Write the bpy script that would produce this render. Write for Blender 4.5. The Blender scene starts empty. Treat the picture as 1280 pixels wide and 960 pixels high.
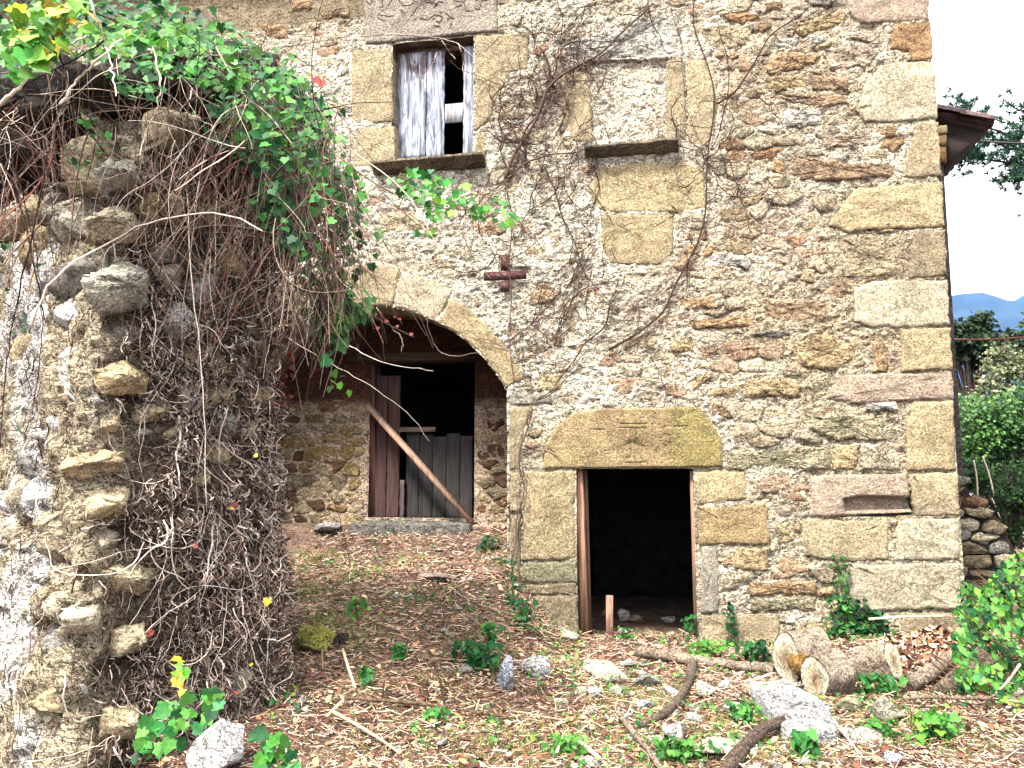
import bpy, math, random
import numpy as np
from mathutils import Vector, Matrix
R = random.Random(7)
NR = np.random.RandomState(11)
scene = bpy.context.scene
# ------------------------------------------------------------------ camera
FPX, CU, CV = 1000.0, 640.0, 480.0
YAW, PITCH = math.radians(11.0), math.radians(6.5)
CAM = np.array([0.0, -7.5, 1.55])
cd = bpy.data.cameras.new('camera'); cam = bpy.data.objects.new('camera', cd)
scene.collection.objects.link(cam); scene.camera = cam
cd.sensor_width = 36.0; cd.lens = FPX / 1280 * 36.0; cd.clip_start = 0.05; cd.clip_end = 20000
cam.location = CAM
cam.rotation_euler = (math.pi / 2 + PITCH, 0, YAW)
_M = np.array(cam.rotation_euler.to_matrix())
# ------------------------------------------------------------------ world + sun (bright overcast)
SUN_EL, SUN_AZ = math.radians(58), math.radians(205)      # azimuth clockwise from +Y
w = bpy.data.worlds.new('World'); scene.world = w; w.use_nodes = True
nt = w.node_tree; nt.nodes.clear()
sky = nt.nodes.new('ShaderNodeTexSky'); sky.sky_type = 'NISHITA'; sky.sun_disc = False
sky.sun_elevation = SUN_EL; sky.sun_rotation = SUN_AZ; sky.dust_density = 4.0; sky.air_density = 1.2
hs = nt.nodes.new('ShaderNodeHueSaturation'); hs.inputs['Saturation'].default_value = 0.30
mx = nt.nodes.new('ShaderNodeMixRGB'); mx.inputs[0].default_value = 0.72
mx.inputs[2].default_value = (10.0, 9.8, 9.7, 1)           # even cloud cover
bg = nt.nodes.new('ShaderNodeBackground'); bg.inputs[1].default_value = 0.05
wo = nt.nodes.new('ShaderNodeOutputWorld')
nt.links.new(sky.outputs[0], hs.inputs['Color']); nt.links.new(hs.outputs[0], mx.inputs[1])
nt.links.new(mx.outputs[0], bg.inputs[0]); nt.links.new(bg.outputs[0], wo.inputs[0])
sl = bpy.data.lights.new('sun', 'SUN'); sl.energy = 1.5; sl.angle = math.radians(10); sl.color = (1, .96, .9)
so = bpy.data.objects.new('sun', sl); scene.collection.objects.link(so)
_sd = Vector((math.sin(SUN_AZ) * math.cos(SUN_EL), math.cos(SUN_AZ) * math.cos(SUN_EL), math.sin(SUN_EL)))
so.rotation_euler = _sd.to_track_quat('Z', 'Y').to_euler(); so.location = _sd * 30
vs = scene.view_settings
vs.view_transform = 'Standard'; vs.look = 'None'; vs.gamma = 1; vs.use_curve_mapping = False; vs.exposure = 3.55
scene.cycles.max_bounces = 6; scene.cycles.diffuse_bounces = 3; scene.cycles.transparent_max_bounces = 8
# ------------------------------------------------------------------ pixel of the photograph -> point of the place
def ray(u, v):
    d = _M @ np.array([(u - CU) / FPX, -(v - CV) / FPX, -1.0])
    return d / np.linalg.norm(d)
def P(u, v, Y=0.0):
    d = ray(u, v); t = (Y - CAM[1]) / d[1]
    return CAM + d * t
def XZ(poly, Y=0.0):
    return np.array([P(u, v, Y)[[0, 2]] for u, v in poly])
# ------------------------------------------------------------------ noise
def _h(ix, iy, iz, s):
    n = (ix * 374761393 + iy * 668265263 + iz * 2147483647 + s * 974634777) & 0xffffffff
    n = ((n ^ (n >> 13)) * 1274126177) & 0xffffffff
    return ((n ^ (n >> 16)) & 0xffff) / 32767.5 - 1.0
def vn(x, y, z, s=0):
    x, y, z = np.broadcast_arrays(np.asarray(x, float), np.asarray(y, float), np.asarray(z, float))
    ix, iy, iz = [np.floor(a).astype(np.int64) for a in (x, y, z)]
    fx, fy, fz = x - ix, y - iy, z - iz
    fx, fy, fz = [f * f * (3 - 2 * f) for f in (fx, fy, fz)]
    r = 0
    for dx in (0, 1):
        for dy in (0, 1):
            for dz in (0, 1):
                r = r + _h(ix + dx, iy + dy, iz + dz, s) * (fx if dx else 1 - fx) * (fy if dy else 1 - fy) * (fz if dz else 1 - fz)
    return r
def fbm(x, y, z=0.0, o=4, s=0, g=.5):
    a, r, t = 1.0, 0, 0
    for k in range(o):
        r = r + a * vn(x * 2 ** k, y * 2 ** k, z * 2 ** k, s + k * 17); t += a; a *= g
    return r / t
def sm(x, a, b):
    t = np.clip((x - a) / (b - a), 0, 1); return t * t * (3 - 2 * t)
def lin(c, k=1.0):
    c = np.array(c, float) / 255
    return np.where(c < .04045, c / 12.92, ((c + .055) / 1.055) ** 2.4) * k
# ------------------------------------------------------------------ objects
WO = {}
COL = scene.collection.objects
def tag(o, label=None, cat=None, group=None, kind=None):
    for k, v in (('label', label), ('category', cat), ('group', group), ('kind', kind)):
        if v: o[k] = v
    return o
def thing(name, loc, label, cat, group=None, parent=None):
    o = bpy.data.objects.new(name, None); COL.link(o); o.empty_display_size = .1
    base = WO[parent] if parent else np.zeros(3)
    o.location = np.array(loc) - base; WO[o] = np.array(loc, float)
    if parent: o.parent = parent
    return tag(o, label, cat, group)
def mesh(name, V, F, col=None, m=None, smooth=False):
    V = np.asarray(V, float).reshape(-1, 3)
    me = bpy.data.meshes.new(name)
    if not isinstance(F, (list, tuple)) or (len(F) and isinstance(F[0], (int, np.integer))): F = [F]
    arrs = []
    if len(F) and isinstance(F[0], np.ndarray) and F[0].ndim == 2:
        arrs = F
    else:
        by = {}
        for f in F: by.setdefault(len(f), []).append(f)
        arrs = [np.array(v, dtype=np.int64) for v in by.values()]
    nl = sum(a.size for a in arrs); npol = sum(len(a) for a in arrs)
    me.vertices.add(len(V)); me.vertices.foreach_set('co', V.ravel())
    me.loops.add(nl); me.loops.foreach_set('vertex_index', np.concatenate([a.ravel() for a in arrs]).astype(np.int32))
    me.polygons.add(npol)
    tot = np.concatenate([np.full(len(a), a.shape[1]) for a in arrs]).astype(np.int32)
    me.polygons.foreach_set('loop_start', np.concatenate([[0], np.cumsum(tot)[:-1]]).astype(np.int32))
    me.polygons.foreach_set('loop_total', tot)
    if smooth: me.polygons.foreach_set('use_smooth', np.ones(npol, bool))
    me.update(calc_edges=True)
    if col is not None:
        col = np.asarray(col, float)
        if col.ndim == 1: col = np.tile(col, (len(V), 1))
        c4 = np.ones((len(V), 4)); c4[:, :3] = np.clip(col[:, :3], 0, 1)
        me.color_attributes.new('Col', 'FLOAT_COLOR', 'POINT').data.foreach_set('color', c4.ravel())
    if m: me.materials.append(m)
    return me
def mk(name, V, F, col=None, m=None, parent=None, smooth=False, origin=None):
    V = np.asarray(V, float).reshape(-1, 3)
    if parent is not None: org = WO[parent]
    elif origin is not None: org = np.array(origin, float)
    else:
        org = np.array([(V[:, 0].min() + V[:, 0].max()) / 2, (V[:, 1].min() + V[:, 1].max()) / 2, V[:, 2].min()])
    o = bpy.data.objects.new(name, mesh(name, V - org, F, col, m, smooth)); COL.link(o)
    WO[o] = org
    if parent is not None: o.parent = parent
    else: o.location = org
    return o
class MB:                                   # gathers shapes into one mesh
    def __init__(s): s.V, s.F, s.C, s.n = [], [], [], 0
    def add(s, V, F, c=(.5, .5, .5)):
        V = np.asarray(V, float).reshape(-1, 3); c = np.asarray(c, float)
        if c.ndim == 1: c = np.tile(c, (len(V), 1))
        for a in (F if isinstance(F, list) and isinstance(F[0], np.ndarray) and F[0].ndim == 2 else [np.array([f]) for f in F] if isinstance(F, list) else [F]):
            s.F.append(a + s.n)
        s.V.append(V); s.C.append(c); s.n += len(V); return s
    def box(s, c, d, rot=None, col=(.5, .5, .5), bev=0.0):
        c = np.array(c, float); h = np.array(d, float) / 2
        b = min(bev, h.min() * .9)
        if b <= 0:
            V = np.array([[x, y, z] for x in (-1, 1) for y in (-1, 1) for z in (-1, 1)]) * h
            F = np.array([[0, 1, 3, 2], [4, 6, 7, 5], [0, 4, 5, 1], [2, 3, 7, 6], [0, 2, 6, 4], [1, 5, 7, 3]])
        else:                               # chamfered along the long axis
            ax = int(np.argmax(h)); o = [i for i in range(3) if i != ax]
            a, e = h[o[0]], h[o[1]]
            pr = [(-a + b, -e), (a - b, -e), (a, -e + b), (a, e - b), (a - b, e), (-a + b, e), (-a, e - b), (-a, -e + b)]
            V = []
            for sgn in (-1, 1):
                for p in pr:
                    q = [0, 0, 0]; q[o[0]], q[o[1]], q[ax] = p[0], p[1], sgn * h[ax]; V.append(q)
            V = np.array(V); F = [[i, (i + 1) % 8, 8 + (i + 1) % 8, 8 + i] for i in range(8)]
            F = [np.array(F), np.array([[7, 6, 5, 4, 3, 2, 1, 0], [8, 9, 10, 11, 12, 13, 14, 15]])]
        if rot is not None: V = V @ np.array(rot).T
        return s.add(V + c, F, col)
    def build(s, name, m, parent=None, smooth=False, origin=None):
        by = {}
        for a in s.F: by.setdefault(a.shape[1], []).append(a)
        return mk(name, np.vstack(s.V), [np.vstack(v) for v in by.values()], np.vstack(s.C), m, parent, smooth, origin)
def tubes(Pp, Rr, col=(.3, .2, .15), k=4, cap=True):
    """Pp (S,N,3) strands, Rr (S,N) radii, col (S,3): arrays for one mesh"""
    Pp = np.asarray(Pp, float); S, N = Pp.shape[:2]
    Rr = np.broadcast_to(np.asarray(Rr, float), (S, N)); col = np.broadcast_to(np.asarray(col, float), (S, 3))
    T = np.gradient(Pp, axis=1); T /= np.linalg.norm(T, axis=2, keepdims=True) + 1e-9
    ref = NR.normal(size=(S, 1, 3)); ref = ref - (ref * T.mean(1, keepdims=True)).sum(2, keepdims=True) * T.mean(1, keepdims=True)
    n1 = np.cross(T, ref); n1 /= np.linalg.norm(n1, axis=2, keepdims=True) + 1e-9
    n2 = np.cross(T, n1)
    a = np.arange(k) / k * 2 * math.pi
    V = Pp[:, :, None] + Rr[:, :, None, None] * (np.cos(a)[:, None] * n1[:, :, None] + np.sin(a)[:, None] * n2[:, :, None])
    base = (np.arange(S) * N * k)[:, None, None]; i = (np.arange(N - 1) * k)[None, :, None]; j = np.arange(k)[None, None, :]; j2 = (j + 1) % k
    F = np.stack([base + i + j, base + i + j2, base + i + k + j2, base + i + k + j], -1).reshape(-1, 4)
    Fs = [F]
    if cap and k > 2:
        b0 = (np.arange(S) * N * k)[:, None] + np.arange(k)[None]; Fs += [b0[:, ::-1], b0 + (N - 1) * k]
    return V.reshape(-1, 3), Fs, np.repeat(col, N * k, axis=0)
def smooth_line(pts, n):
    pts = np.array(pts, float)
    if len(pts) > 2:
        for _ in range(2):
            q = [pts[0]]
            for a, b in zip(pts[:-1], pts[1:]): q += [a * .75 + b * .25, a * .25 + b * .75]
            pts = np.array(q + [pts[-1]])
    d = np.concatenate([[0], np.cumsum(np.linalg.norm(np.diff(pts, axis=0), axis=1))])
    t = np.linspace(0, d[-1], n)
    return np.stack([np.interp(t, d, pts[:, i]) for i in range(pts.shape[1])], 1)
# ------------------------------------------------------------------ materials
class NB:
    def __init__(s, name):
        s.m = bpy.data.materials.new(name); s.m.use_nodes = True; s.t = s.m.node_tree
        s.b = s.t.nodes['Principled BSDF']; s.pos = s.t.nodes.new('ShaderNodeNewGeometry').outputs['Position']
    def n(s, typ, **kw):
        nd = s.t.nodes.new(typ)
        for k, v in kw.items(): setattr(nd, k, v)
        return nd
    def link(s, a, b): s.t.links.new(a, b)
    def val(s, sock, v):
        if hasattr(v, 'is_linked') or hasattr(v, 'links'): s.link(v, sock)
        else: sock.default_value = v
    def map(s, sc=(1, 1, 1), rot=(0, 0, 0)):
        m = s.n('ShaderNodeMapping'); s.link(s.pos, m.inputs[0]); m.inputs['Scale'].default_value = sc; m.inputs['Rotation'].default_value = rot
        return m.outputs[0]
    def noise(s, scale, vec=None, det=4, rough=.6, dist=0):
        n = s.n('ShaderNodeTexNoise'); s.link(vec or s.pos, n.inputs['Vector'])
        n.inputs['Scale'].default_value = scale; n.inputs['Detail'].default_value = det
        n.inputs['Roughness'].default_value = rough; n.inputs['Distortion'].default_value = dist
        return n.outputs['Fac']
    def vor(s, scale, vec=None, feat='F1', out='Distance'):
        n = s.n('ShaderNodeTexVoronoi', feature=feat); s.link(vec or s.pos, n.inputs['Vector']); n.inputs['Scale'].default_value = scale
        return n.outputs[out]
    def ramp(s, f, a, b, ca=0.0, cb=1.0):
        r = s.n('ShaderNodeMapRange', interpolation_type='SMOOTHSTEP'); s.link(f, r.inputs[0])
        for i, v in enumerate((a, b, ca, cb)): r.inputs[i + 1].default_value = v
        return r.outputs[0]
    def math(s, op, a, b=0.0):
        r = s.n('ShaderNodeMath', operation=op); s.val(r.inputs[0], a); s.val(r.inputs[1], b); return r.outputs[0]
    def mix(s, f, a, b, mode='MIX'):
        r = s.n('ShaderNodeMixRGB', blend_type=mode)
        s.val(r.inputs[0], f)
        for i, v in ((1, a), (2, b)):
            if isinstance(v, (tuple, list, np.ndarray)): r.inputs[i].default_value = (*v[:3], 1)
            elif isinstance(v, float): r.inputs[i].default_value = (v, v, v, 1)
            else: s.link(v, r.inputs[i])
        return r.outputs[0]
    def attr(s, name='Col'):
        a = s.n('ShaderNodeAttribute', attribute_name=name); return a.outputs['Color']
    def rnd(s): return s.n('ShaderNodeObjectInfo').outputs['Random']
    def hsv(s, c, h=.5, sat=1.0, v=1.0):
        r = s.n('ShaderNodeHueSaturation'); s.link(c, r.inputs['Color'])
        s.val(r.inputs['Hue'], h); s.val(r.inputs['Saturation'], sat); s.val(r.inputs['Value'], v); return r.outputs[0]
    def bump(s, f, dist, strength=1.0, prev=None):
        b = s.n('ShaderNodeBump'); s.link(f, b.inputs['Height']); b.inputs['Distance'].default_value = dist
        b.inputs['Strength'].default_value = strength
        if prev: s.link(prev, b.inputs['Normal'])
        return b.outputs[0]
    def done(s, col, nrm=None, rough=.92, spec=.25):
        s.val(s.b.inputs['Base Color'], (*col, 1) if isinstance(col, tuple) else col)
        s.val(s.b.inputs['Roughness'], rough); s.b.inputs['Specular IOR Level'].default_value = spec
        if nrm: s.link(nrm, s.b.inputs['Normal'])
        return s.m
def rocky(name, sx=(1, 1, 1), grain=.5, pit=.55, bmp=1.0, layer=0.0, patch=.35, pitlo=.39, pithi=.47, crev=.6, cs=15, cw=.030):
    s = NB(name); v = s.map(sx)
    c = s.attr()
    big = s.noise(3.5, v, 5, .65, .5)
    c = s.mix(1.0, c, s.mix(s.ramp(big, .3, .7), 1.0 - patch, 1.0 + patch * .45), 'MULTIPLY')
    c = s.mix(s.ramp(s.noise(7, v, 4, .7, 1.0), .55, .72, 0, .35), c, s.mix(1.0, c, (.72, .60, .42), 'MULTIPLY'))   # iron staining
    f1 = s.noise(70, v, 3, .7); f2 = s.noise(34, v, 5, .8, .3)
    c = s.mix(1.0, c, s.mix(s.ramp(f1, .34, .64), 1 - grain * 1.1, 1 + grain * .7), 'MULTIPLY')
    c = s.mix(s.ramp(f2, pitlo, pithi, pit, 0), c, s.mix(1.0, c, (.12, .10, .075), 'MULTIPLY'))                        # dirt and painted shade in the pits, for contrast
    n = s.bump(s.noise(11, v, 4, .6), .022 * bmp, .8)
    n = s.bump(f2, .038 * bmp, 1, n); n = s.bump(f1, .020 * bmp, 1, n)
    if crev:
        cvn = s.math('ABSOLUTE', s.math('SUBTRACT', s.noise(cs, s.map((sx[0] * .6, sx[1], sx[2] * 1.25)), 3, .72, 1.2), .5))
        cv = s.ramp(cvn, cw * .25, cw); c = s.mix(s.ramp(cvn, cw * .3, cw * .85, crev, 0), c, s.mix(1.0, c, (.13, .10, .075), 'MULTIPLY'))
        n = s.bump(cv, .016 * bmp, 1, n)
    if layer:
        wv = s.noise(9, s.map((.35, 1, 3.2)), 6, .75, .6)
        n = s.bump(wv, .05 * layer, 1, n)
        c = s.mix(s.ramp(wv, .36, .46, .55 * layer, 0), c, s.mix(1.0, c, (.3, .26, .2), 'MULTIPLY'))
    return s.done(c, n)
M = {}
M['ashlar'] = rocky('ashlar_sandstone', grain=.42, pit=.55, bmp=1.25, patch=.28, pitlo=.37, pithi=.45, crev=.5, cs=34, cw=.035)
M['rubble'] = rocky('rubble_stone', crev=.85, cs=13, cw=.036, grain=.42, pit=.6, bmp=1.1, layer=.28)
M['mortar'] = rocky('lime_mortar', crev=.92, cs=16, cw=.048, grain=.35, pit=.85, bmp=1.5, patch=.18, pitlo=.38, pithi=.45)
M['boulder'] = rocky('field_stone', crev=.5, cs=9, cw=.02, grain=.35, pit=.4, bmp=.9, patch=.3)
M['earth'] = rocky('leaf_mould_earth', grain=.6, pit=.8, bmp=1.2, patch=.4)
def wood(name, ax=2, worn=None, amt=.5, grain=.55):
    s = NB(name); sc = [38, 38, 38]; sc[ax] = 2.2; v = s.map(tuple(sc))
    c = s.attr(); g = s.noise(1.0, v, 5, .7, .4)
    if worn is not None:
        sc2 = [9, 9, 9]; sc2[ax] = 2.0
        wv = s.noise(1.0, s.map(tuple(sc2)), 6, .75, .8)
        c = s.mix(s.ramp(wv, .42, .58, 0, amt), c, worn)
    c = s.mix(1.0, c, s.mix(s.ramp(g, .32, .62), 1 - grain, 1.15), 'MULTIPLY')
    c = s.mix(s.ramp(s.noise(1.0, s.map(tuple(x * 1.7 if x > 5 else x * .8 for x in sc)), 3, .6), .33, .4, .8, 0), c, s.mix(1.0, c, (.15, .12, .1), 'MULTIPLY'))
    n = s.bump(g, .006, 1.0)
    return s.done(c, n, .85)
M['wood_z'] = wood('weathered_wood_upright', 2)
M['wood_x'] = wood('weathered_wood_level', 0)
M['shutter'] = wood('silvered_shutter_wood', 2, worn=(.33, .35, .40), amt=.95, grain=.75)
def simple(name, grain=.3, scale=30, rough=.8, bump=.004, spec=.3, trans=0.0, hue=0.0):
    s = NB(name); c = s.attr(); g = s.noise(scale, None, 4, .65)
    c = s.mix(1.0, c, s.mix(s.ramp(g, .3, .7), 1 - grain, 1 + grain * .5), 'MULTIPLY')
    if hue: c = s.hsv(c, s.ramp(s.rnd(), 0, 1, .5 - hue, .5 + hue), 1.0, s.ramp(s.rnd(), 0, 1, .75, 1.25))
    m = s.done(c, s.bump(g, bump, 1), rough, spec)
    if trans:
        tr = s.n('ShaderNodeBsdfTranslucent'); s.link(c, tr.inputs[0])
        ms = s.n('ShaderNodeMixShader'); ms.inputs[0].default_value = trans
        out = s.t.nodes['Material Output']; s.link(s.b.outputs[0], ms.inputs[1]); s.link(tr.outputs[0], ms.inputs[2]); s.link(ms.outputs[0], out.inputs[0])
    return m
M['leaf'] = simple('ivy_leaf', .35, 60, .55, .001, .18, .3)
M['leaf_v'] = simple('ivy_leaf_varied', .3, 60, .5, .001, .22, .3, .018)
M['stem'] = simple('dry_stem', .45, 70, .9, .003, .15)
M['litter'] = simple('forest_litter', .3, 90, .9, .002, .15)
M['bark'] = rocky('log_bark', (1, 1, 1), grain=.5, pit=.85, bmp=1.2, patch=.3)
M['cut'] = rocky('sawn_log_end', (1, 1, 1), grain=.35, pit=.6, bmp=.6, patch=.35, crev=.5, cs=9)
M['tile'] = rocky('terracotta', grain=.3, pit=.4, bmp=.4)
M['dark'] = simple('gloom_tinted_wall', .5, 6, .95, .02, .1)  # near-black wall colour paints in the gloom of the rooms
M['paint'] = simple('red_brown_painted_wood', .7, 50, .9, .0001, .1)
# ================================================================== SETTING: terrain
def gz(x, y):
    x = np.asarray(x, float); y = np.asarray(y, float)
    spread = np.clip(-y, 0, 4) * .42
    a = 1 - sm(x, -1.58 - spread * .9, -.86 + spread * .55)              # the bank under the arch, left of the small door
    left = np.where(y > 0, .74 + .28 * sm(y, 0, .55), .74 * np.clip(1 + y / 3.6, -.3, 1))
    right = .05 + .19 * sm(x, .4, 2.6) + .02 * y * (y < 0)
    z = a * left + (1 - a) * right
    z = z + .45 * sm(x, 2.75, 4.6) * sm(y, -3.4, -1.4) * (1 - sm(y, 1.0, 6)) # ivy bank on the right
    z = z + .10 * np.exp(-(((x - 1.95) / .42) ** 2 + ((y + .75) / .34) ** 2))   # heap of leaves by the logs
    z = np.where((y > .03) & (x > -1.3) & (x < 2.5), np.minimum(z, .02), z)
    out = sm(np.hypot(x, y), 6, 14)
    z = z + fbm(x * 1.3, y * 1.3, 0, 3, 5) * .07 * (1 - (y > .03) * .7) + fbm(x * 6, y * 6, 0, 3, 9) * .018
    far = -np.clip(y - 3, 0, 60) * .16 - np.clip(y - 63, 0, 900) * .03 - sm(x, 4, 30) * 3.5
    far = np.where(y > -1, far, 0)
    return z + far * (y > 1.5) + out * 0
def G(u, v):
    d = ray(u, v); t = 1.0
    for _ in range(900):
        p = CAM + d * t; g = float(gz(p[0], p[1]))
        if p[2] <= g: break
        t += .01
    return np.array([p[0], p[1], g])
def spaced(lo, a, b, hi, step, grow=1.13):
    mid = list(np.arange(a, b, step)); s, v = step, a; L = []
    while v > lo: s *= grow; v -= s; L.append(v)
    s, v = step, mid[-1]; H = []
    while v < hi: s *= grow; v += s; H.append(v)
    return np.array(L[::-1] + mid + H)
def grid_faces(nx, ny):
    i = np.arange(nx - 1)[:, None] * ny + np.arange(ny - 1)[None]
    return np.stack([i, i + ny, i + ny + 1, i + 1], -1).reshape(-1, 4)
gx = spaced(-4000, -4.6, 4.6, 4000, .032); gy = spaced(-4000, -4.6, 1.2, 4000, .032)
X, Y = np.meshgrid(gx, gy, indexing='ij'); Z = gz(X, Y)
t = fbm(X * 1.7, Y * 1.7, 0, 4, 31)[..., None]
t2 = fbm(X * 9, Y * 9, 0, 3, 33)[..., None]
cg = np.array([.19, .12, .085]) * (1 + .3 * t2) + sm(t, .05, .5) * np.array([.05, .07, .02]) + sm(t2, .2, .7) * np.array([.12, .09, .06])
mk('ground', np.stack([X, Y, Z], -1), grid_faces(len(gx), len(gy)), cg.reshape(-1, 3), M['earth'], smooth=True, origin=(0, 0, 0))['kind'] = 'structure'
# far mountains, real relief some kilometres off
def hill(name, y0, depth, prof, c, seed, xs):
    ys = np.linspace(0, depth, 26); X, K = np.meshgrid(xs, ys, indexing='ij')
    f = np.sin(np.clip(K / depth, 0, 1) * math.pi) ** .8
    H = np.interp(X, [p[0] for p in prof], [p[1] for p in prof])
    Zz = -120 + (H + 120) * f * (1 + .10 * fbm(X / 260, K / 260, 0, 5, seed) * (f < .98)) + 12 * fbm(X / 60, K / 60, 0, 3, seed + 2)
    cc = np.array(c) * (1 + 1.0 * fbm(X / 55, K / 90, 0, 4, seed + 5, .8))[..., None]
    mk(name, np.stack([X, K + y0, Zz], -1), grid_faces(len(xs), len(ys)), cc.reshape(-1, 3), M['earth'], smooth=True, origin=(0, 0, 0))['kind'] = 'structure'
def hz(u, v, Y): p = P(u, v, Y); return (p[0], p[2])
prof = [(-6000, 300)] + [hz(1150, 374, 2700)] + [hz(1190, 373, 2700), hz(1215, 371, 2700), hz(1235, 375, 2700), hz(1262, 382, 2700), hz(1290, 383, 2700), hz(1400, 400, 2700)] + [(6000, 250)]
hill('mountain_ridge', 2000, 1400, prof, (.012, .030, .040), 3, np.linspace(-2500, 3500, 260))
prof = [(-6000, 100), hz(1255, 392, 3900), hz(1268, 376, 3900), hz(1282, 366, 3900), hz(1340, 340, 3900), hz(1500, 330, 3900), (7000, 500)]
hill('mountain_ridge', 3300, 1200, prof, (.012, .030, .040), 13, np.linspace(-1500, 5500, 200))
# ================================================================== masonry helpers
def seg_d(Q, poly):
    """distance of points Q to the outline of poly, and inside mask"""
    A = poly; B = np.roll(poly, -1, 0); d = np.full(len(Q), 9e9); ins = np.zeros(len(Q), bool)
    for a, b in zip(A, B):
        ab = b - a; t = np.clip(((Q - a) @ ab) / (ab @ ab + 1e-12), 0, 1)
        d = np.minimum(d, np.hypot(*(Q - a - t[:, None] * ab).T))
        c = ((a[1] > Q[:, 1]) != (b[1] > Q[:, 1]))
        xi = (b[0] - a[0]) * (Q[:, 1] - a[1]) / (b[1] - a[1] + 1e-12) + a[0]
        ins ^= c & (Q[:, 0] < xi)
    return d, ins
SEED = [100]
def stone_geo(poly, proud=.02, depth=.10, edge=.025, rough=.006, wob=.006, res=.035, carve=None, cut=None, pillow=.0, frame=None):
    """a dressed or rubble stone: outline in the wall plane (x,z), rings inwards, rough face. returns V,F"""
    SEED[0] += 7; sd = SEED[0]
    poly = np.array(poly, float)
    if frame is None:
        frame = lambda q, h: np.stack([q[:, 0], -h, q[:, 1]], 1)
    L = np.linalg.norm(np.roll(poly, -1, 0) - poly, axis=1); n = max(8, int(L.sum() / res))
    pc = np.vstack([poly, poly[:1]]); dd = np.concatenate([[0], np.cumsum(L)])
    t = np.sort(np.concatenate([np.linspace(0, dd[-1], n, endpoint=False), dd[:-1] + 1e-6])) if len(poly) <= 9 else np.linspace(0, dd[-1], n, endpoint=False)
    o = np.stack([np.interp(t, dd, pc[:, i]) for i in (0, 1)], 1); n = len(o)
    o = o + wob * np.stack([vn(o[:, 0] * 14, o[:, 1] * 14, 0, sd), vn(o[:, 0] * 14, o[:, 1] * 14, 3, sd + 1)], 1) + wob * .5 * NR.normal(size=o.shape) * .5
    c = o.mean(0); rad = np.linalg.norm(o - c, axis=1).mean()
    K = max(2, int(rad / res))
    ts = [1.0, 1.0, 1 - min(.35, edge * .9 / rad)] + list(np.linspace(1 - min(.35, edge * .9 / rad), 0, K + 1)[1:-1])
    rings = []
    for k, tt in enumerate(ts): rings.append(c + (o - c) * tt)
    Q = np.vstack(rings + [c[None]])
    d, _ = seg_d(Q, o); d[:2 * n] = 0
    h = proud - edge * .75 * (1 - sm(d, 0, edge)) + pillow * sm(d, 0, rad * .7)
    h = h + rough * 2.2 * fbm(Q[:, 0] * 9, Q[:, 1] * 13, sd, 4, sd) + rough * NR.normal(size=len(Q)) * .35
    if carve is not None: h = h - carve(Q)
    if cut is not None: h = h - cut(Q)
    h[:n] = -depth
    V = frame(Q, h)
    F = []
    i = np.arange(n); j = (i + 1) % n
    for k in range(len(ts) - 1): F.append(np.stack([k * n + i, k * n + j, (k + 1) * n + j, (k + 1) * n + i], 1))
    k = len(ts) - 1; m = k * n; ce = len(Q) - 1
    T = np.stack([m + i, m + j, np.full(n, ce)], 1)
    area = .5 * np.sum(o[:, 0] * np.roll(o[:, 1], -1) - o[:, 1] * np.roll(o[:, 0], -1))
    F = [np.vstack(F), T]
    if area < 0: F = [f[:, ::-1] for f in F]
    return V, F, Q
def clip_half(poly, p, n):
    out = []; d = (poly - p) @ n
    for i in range(len(poly)):
        a, b = poly[i], poly[(i + 1) % len(poly)]; da, db = d[i], d[(i + 1) % len(poly)]
        if da <= 0: out.append(a)
        if da * db < 0: out.append(a + (b - a) * da / (da - db))
    return np.array(out) if len(out) > 2 else None
def rubble_layout(bounds, blockers, sx=.26, sz=.105, an=2.0, rng=None, gap=.010, sizes=(.55, 1.5)):
    """irregular coursed rubble in a rectangle: polygons of free cells around the blocker polygons"""
    rng = rng or NR; x0, x1, z0, z1 = bounds; seeds = []
    z = z0 + sz / 2
    while z < z1 + sz / 2:
        hh = sz * rng.uniform(.75, 1.3); x = x0 - sx * rng.rand()
        while x < x1 + sx:
            ww = sx * rng.uniform(*sizes); seeds.append((x + ww / 2, z + rng.uniform(-.28, .28) * hh)); x += ww
        z += hh
    seeds = np.array(seeds); keep = np.ones(len(seeds), bool); bl = []
    for b in blockers:
        d, ins = seg_d(seeds, b); keep &= ~ins & (d > .022)
        L = np.linalg.norm(np.roll(b, -1, 0) - b, axis=1); c = b.mean(0)
        for a, e, l in zip(b, np.roll(b, -1, 0), L):
            for k in range(max(1, int(l / .045))):
                p = a + (e - a) * (k + .5) / max(1, int(l / .045)); v = c - p; v /= np.linalg.norm(v) + 1e-9
                bl.append(p + v * .02)
    seeds = seeds[keep]; allp = np.vstack([seeds, np.array(bl).reshape(-1, 2)]) if bl else seeds
    S = allp * [1, an]; cells = []
    box = np.array([[x0, z0], [x1, z0], [x1, z1], [x0, z1]]) * [1, an]
    for i in range(len(seeds)):
        d = np.hypot(*(S - S[i]).T); nb = np.argsort(d)[1:30]; poly = box
        for j in nb:
            if d[j] > 1.6 * sx * 2: break
            poly = clip_half(poly, (S[i] + S[j]) / 2, S[j] - S[i])
            if poly is None: break
        if poly is None or len(poly) < 3: continue
        poly = poly / [1, an]; c = poly.mean(0)
        e = poly.max(0) - poly.min(0)
        if e.min() < .03: continue
        poly = c + (poly - c) * np.clip(1 - 2 * gap / e, .3, 1)
        q = []
        for a, b in zip(poly, np.roll(poly, -1, 0)): q += [a * .90 + b * .10, a * .10 + b * .90]
        cells.append(np.array(q))
    return cells
def area(p): return abs(.5 * np.sum(p[:, 0] * np.roll(p[:, 1], -1) - p[:, 1] * np.roll(p[:, 0], -1)))
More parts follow.
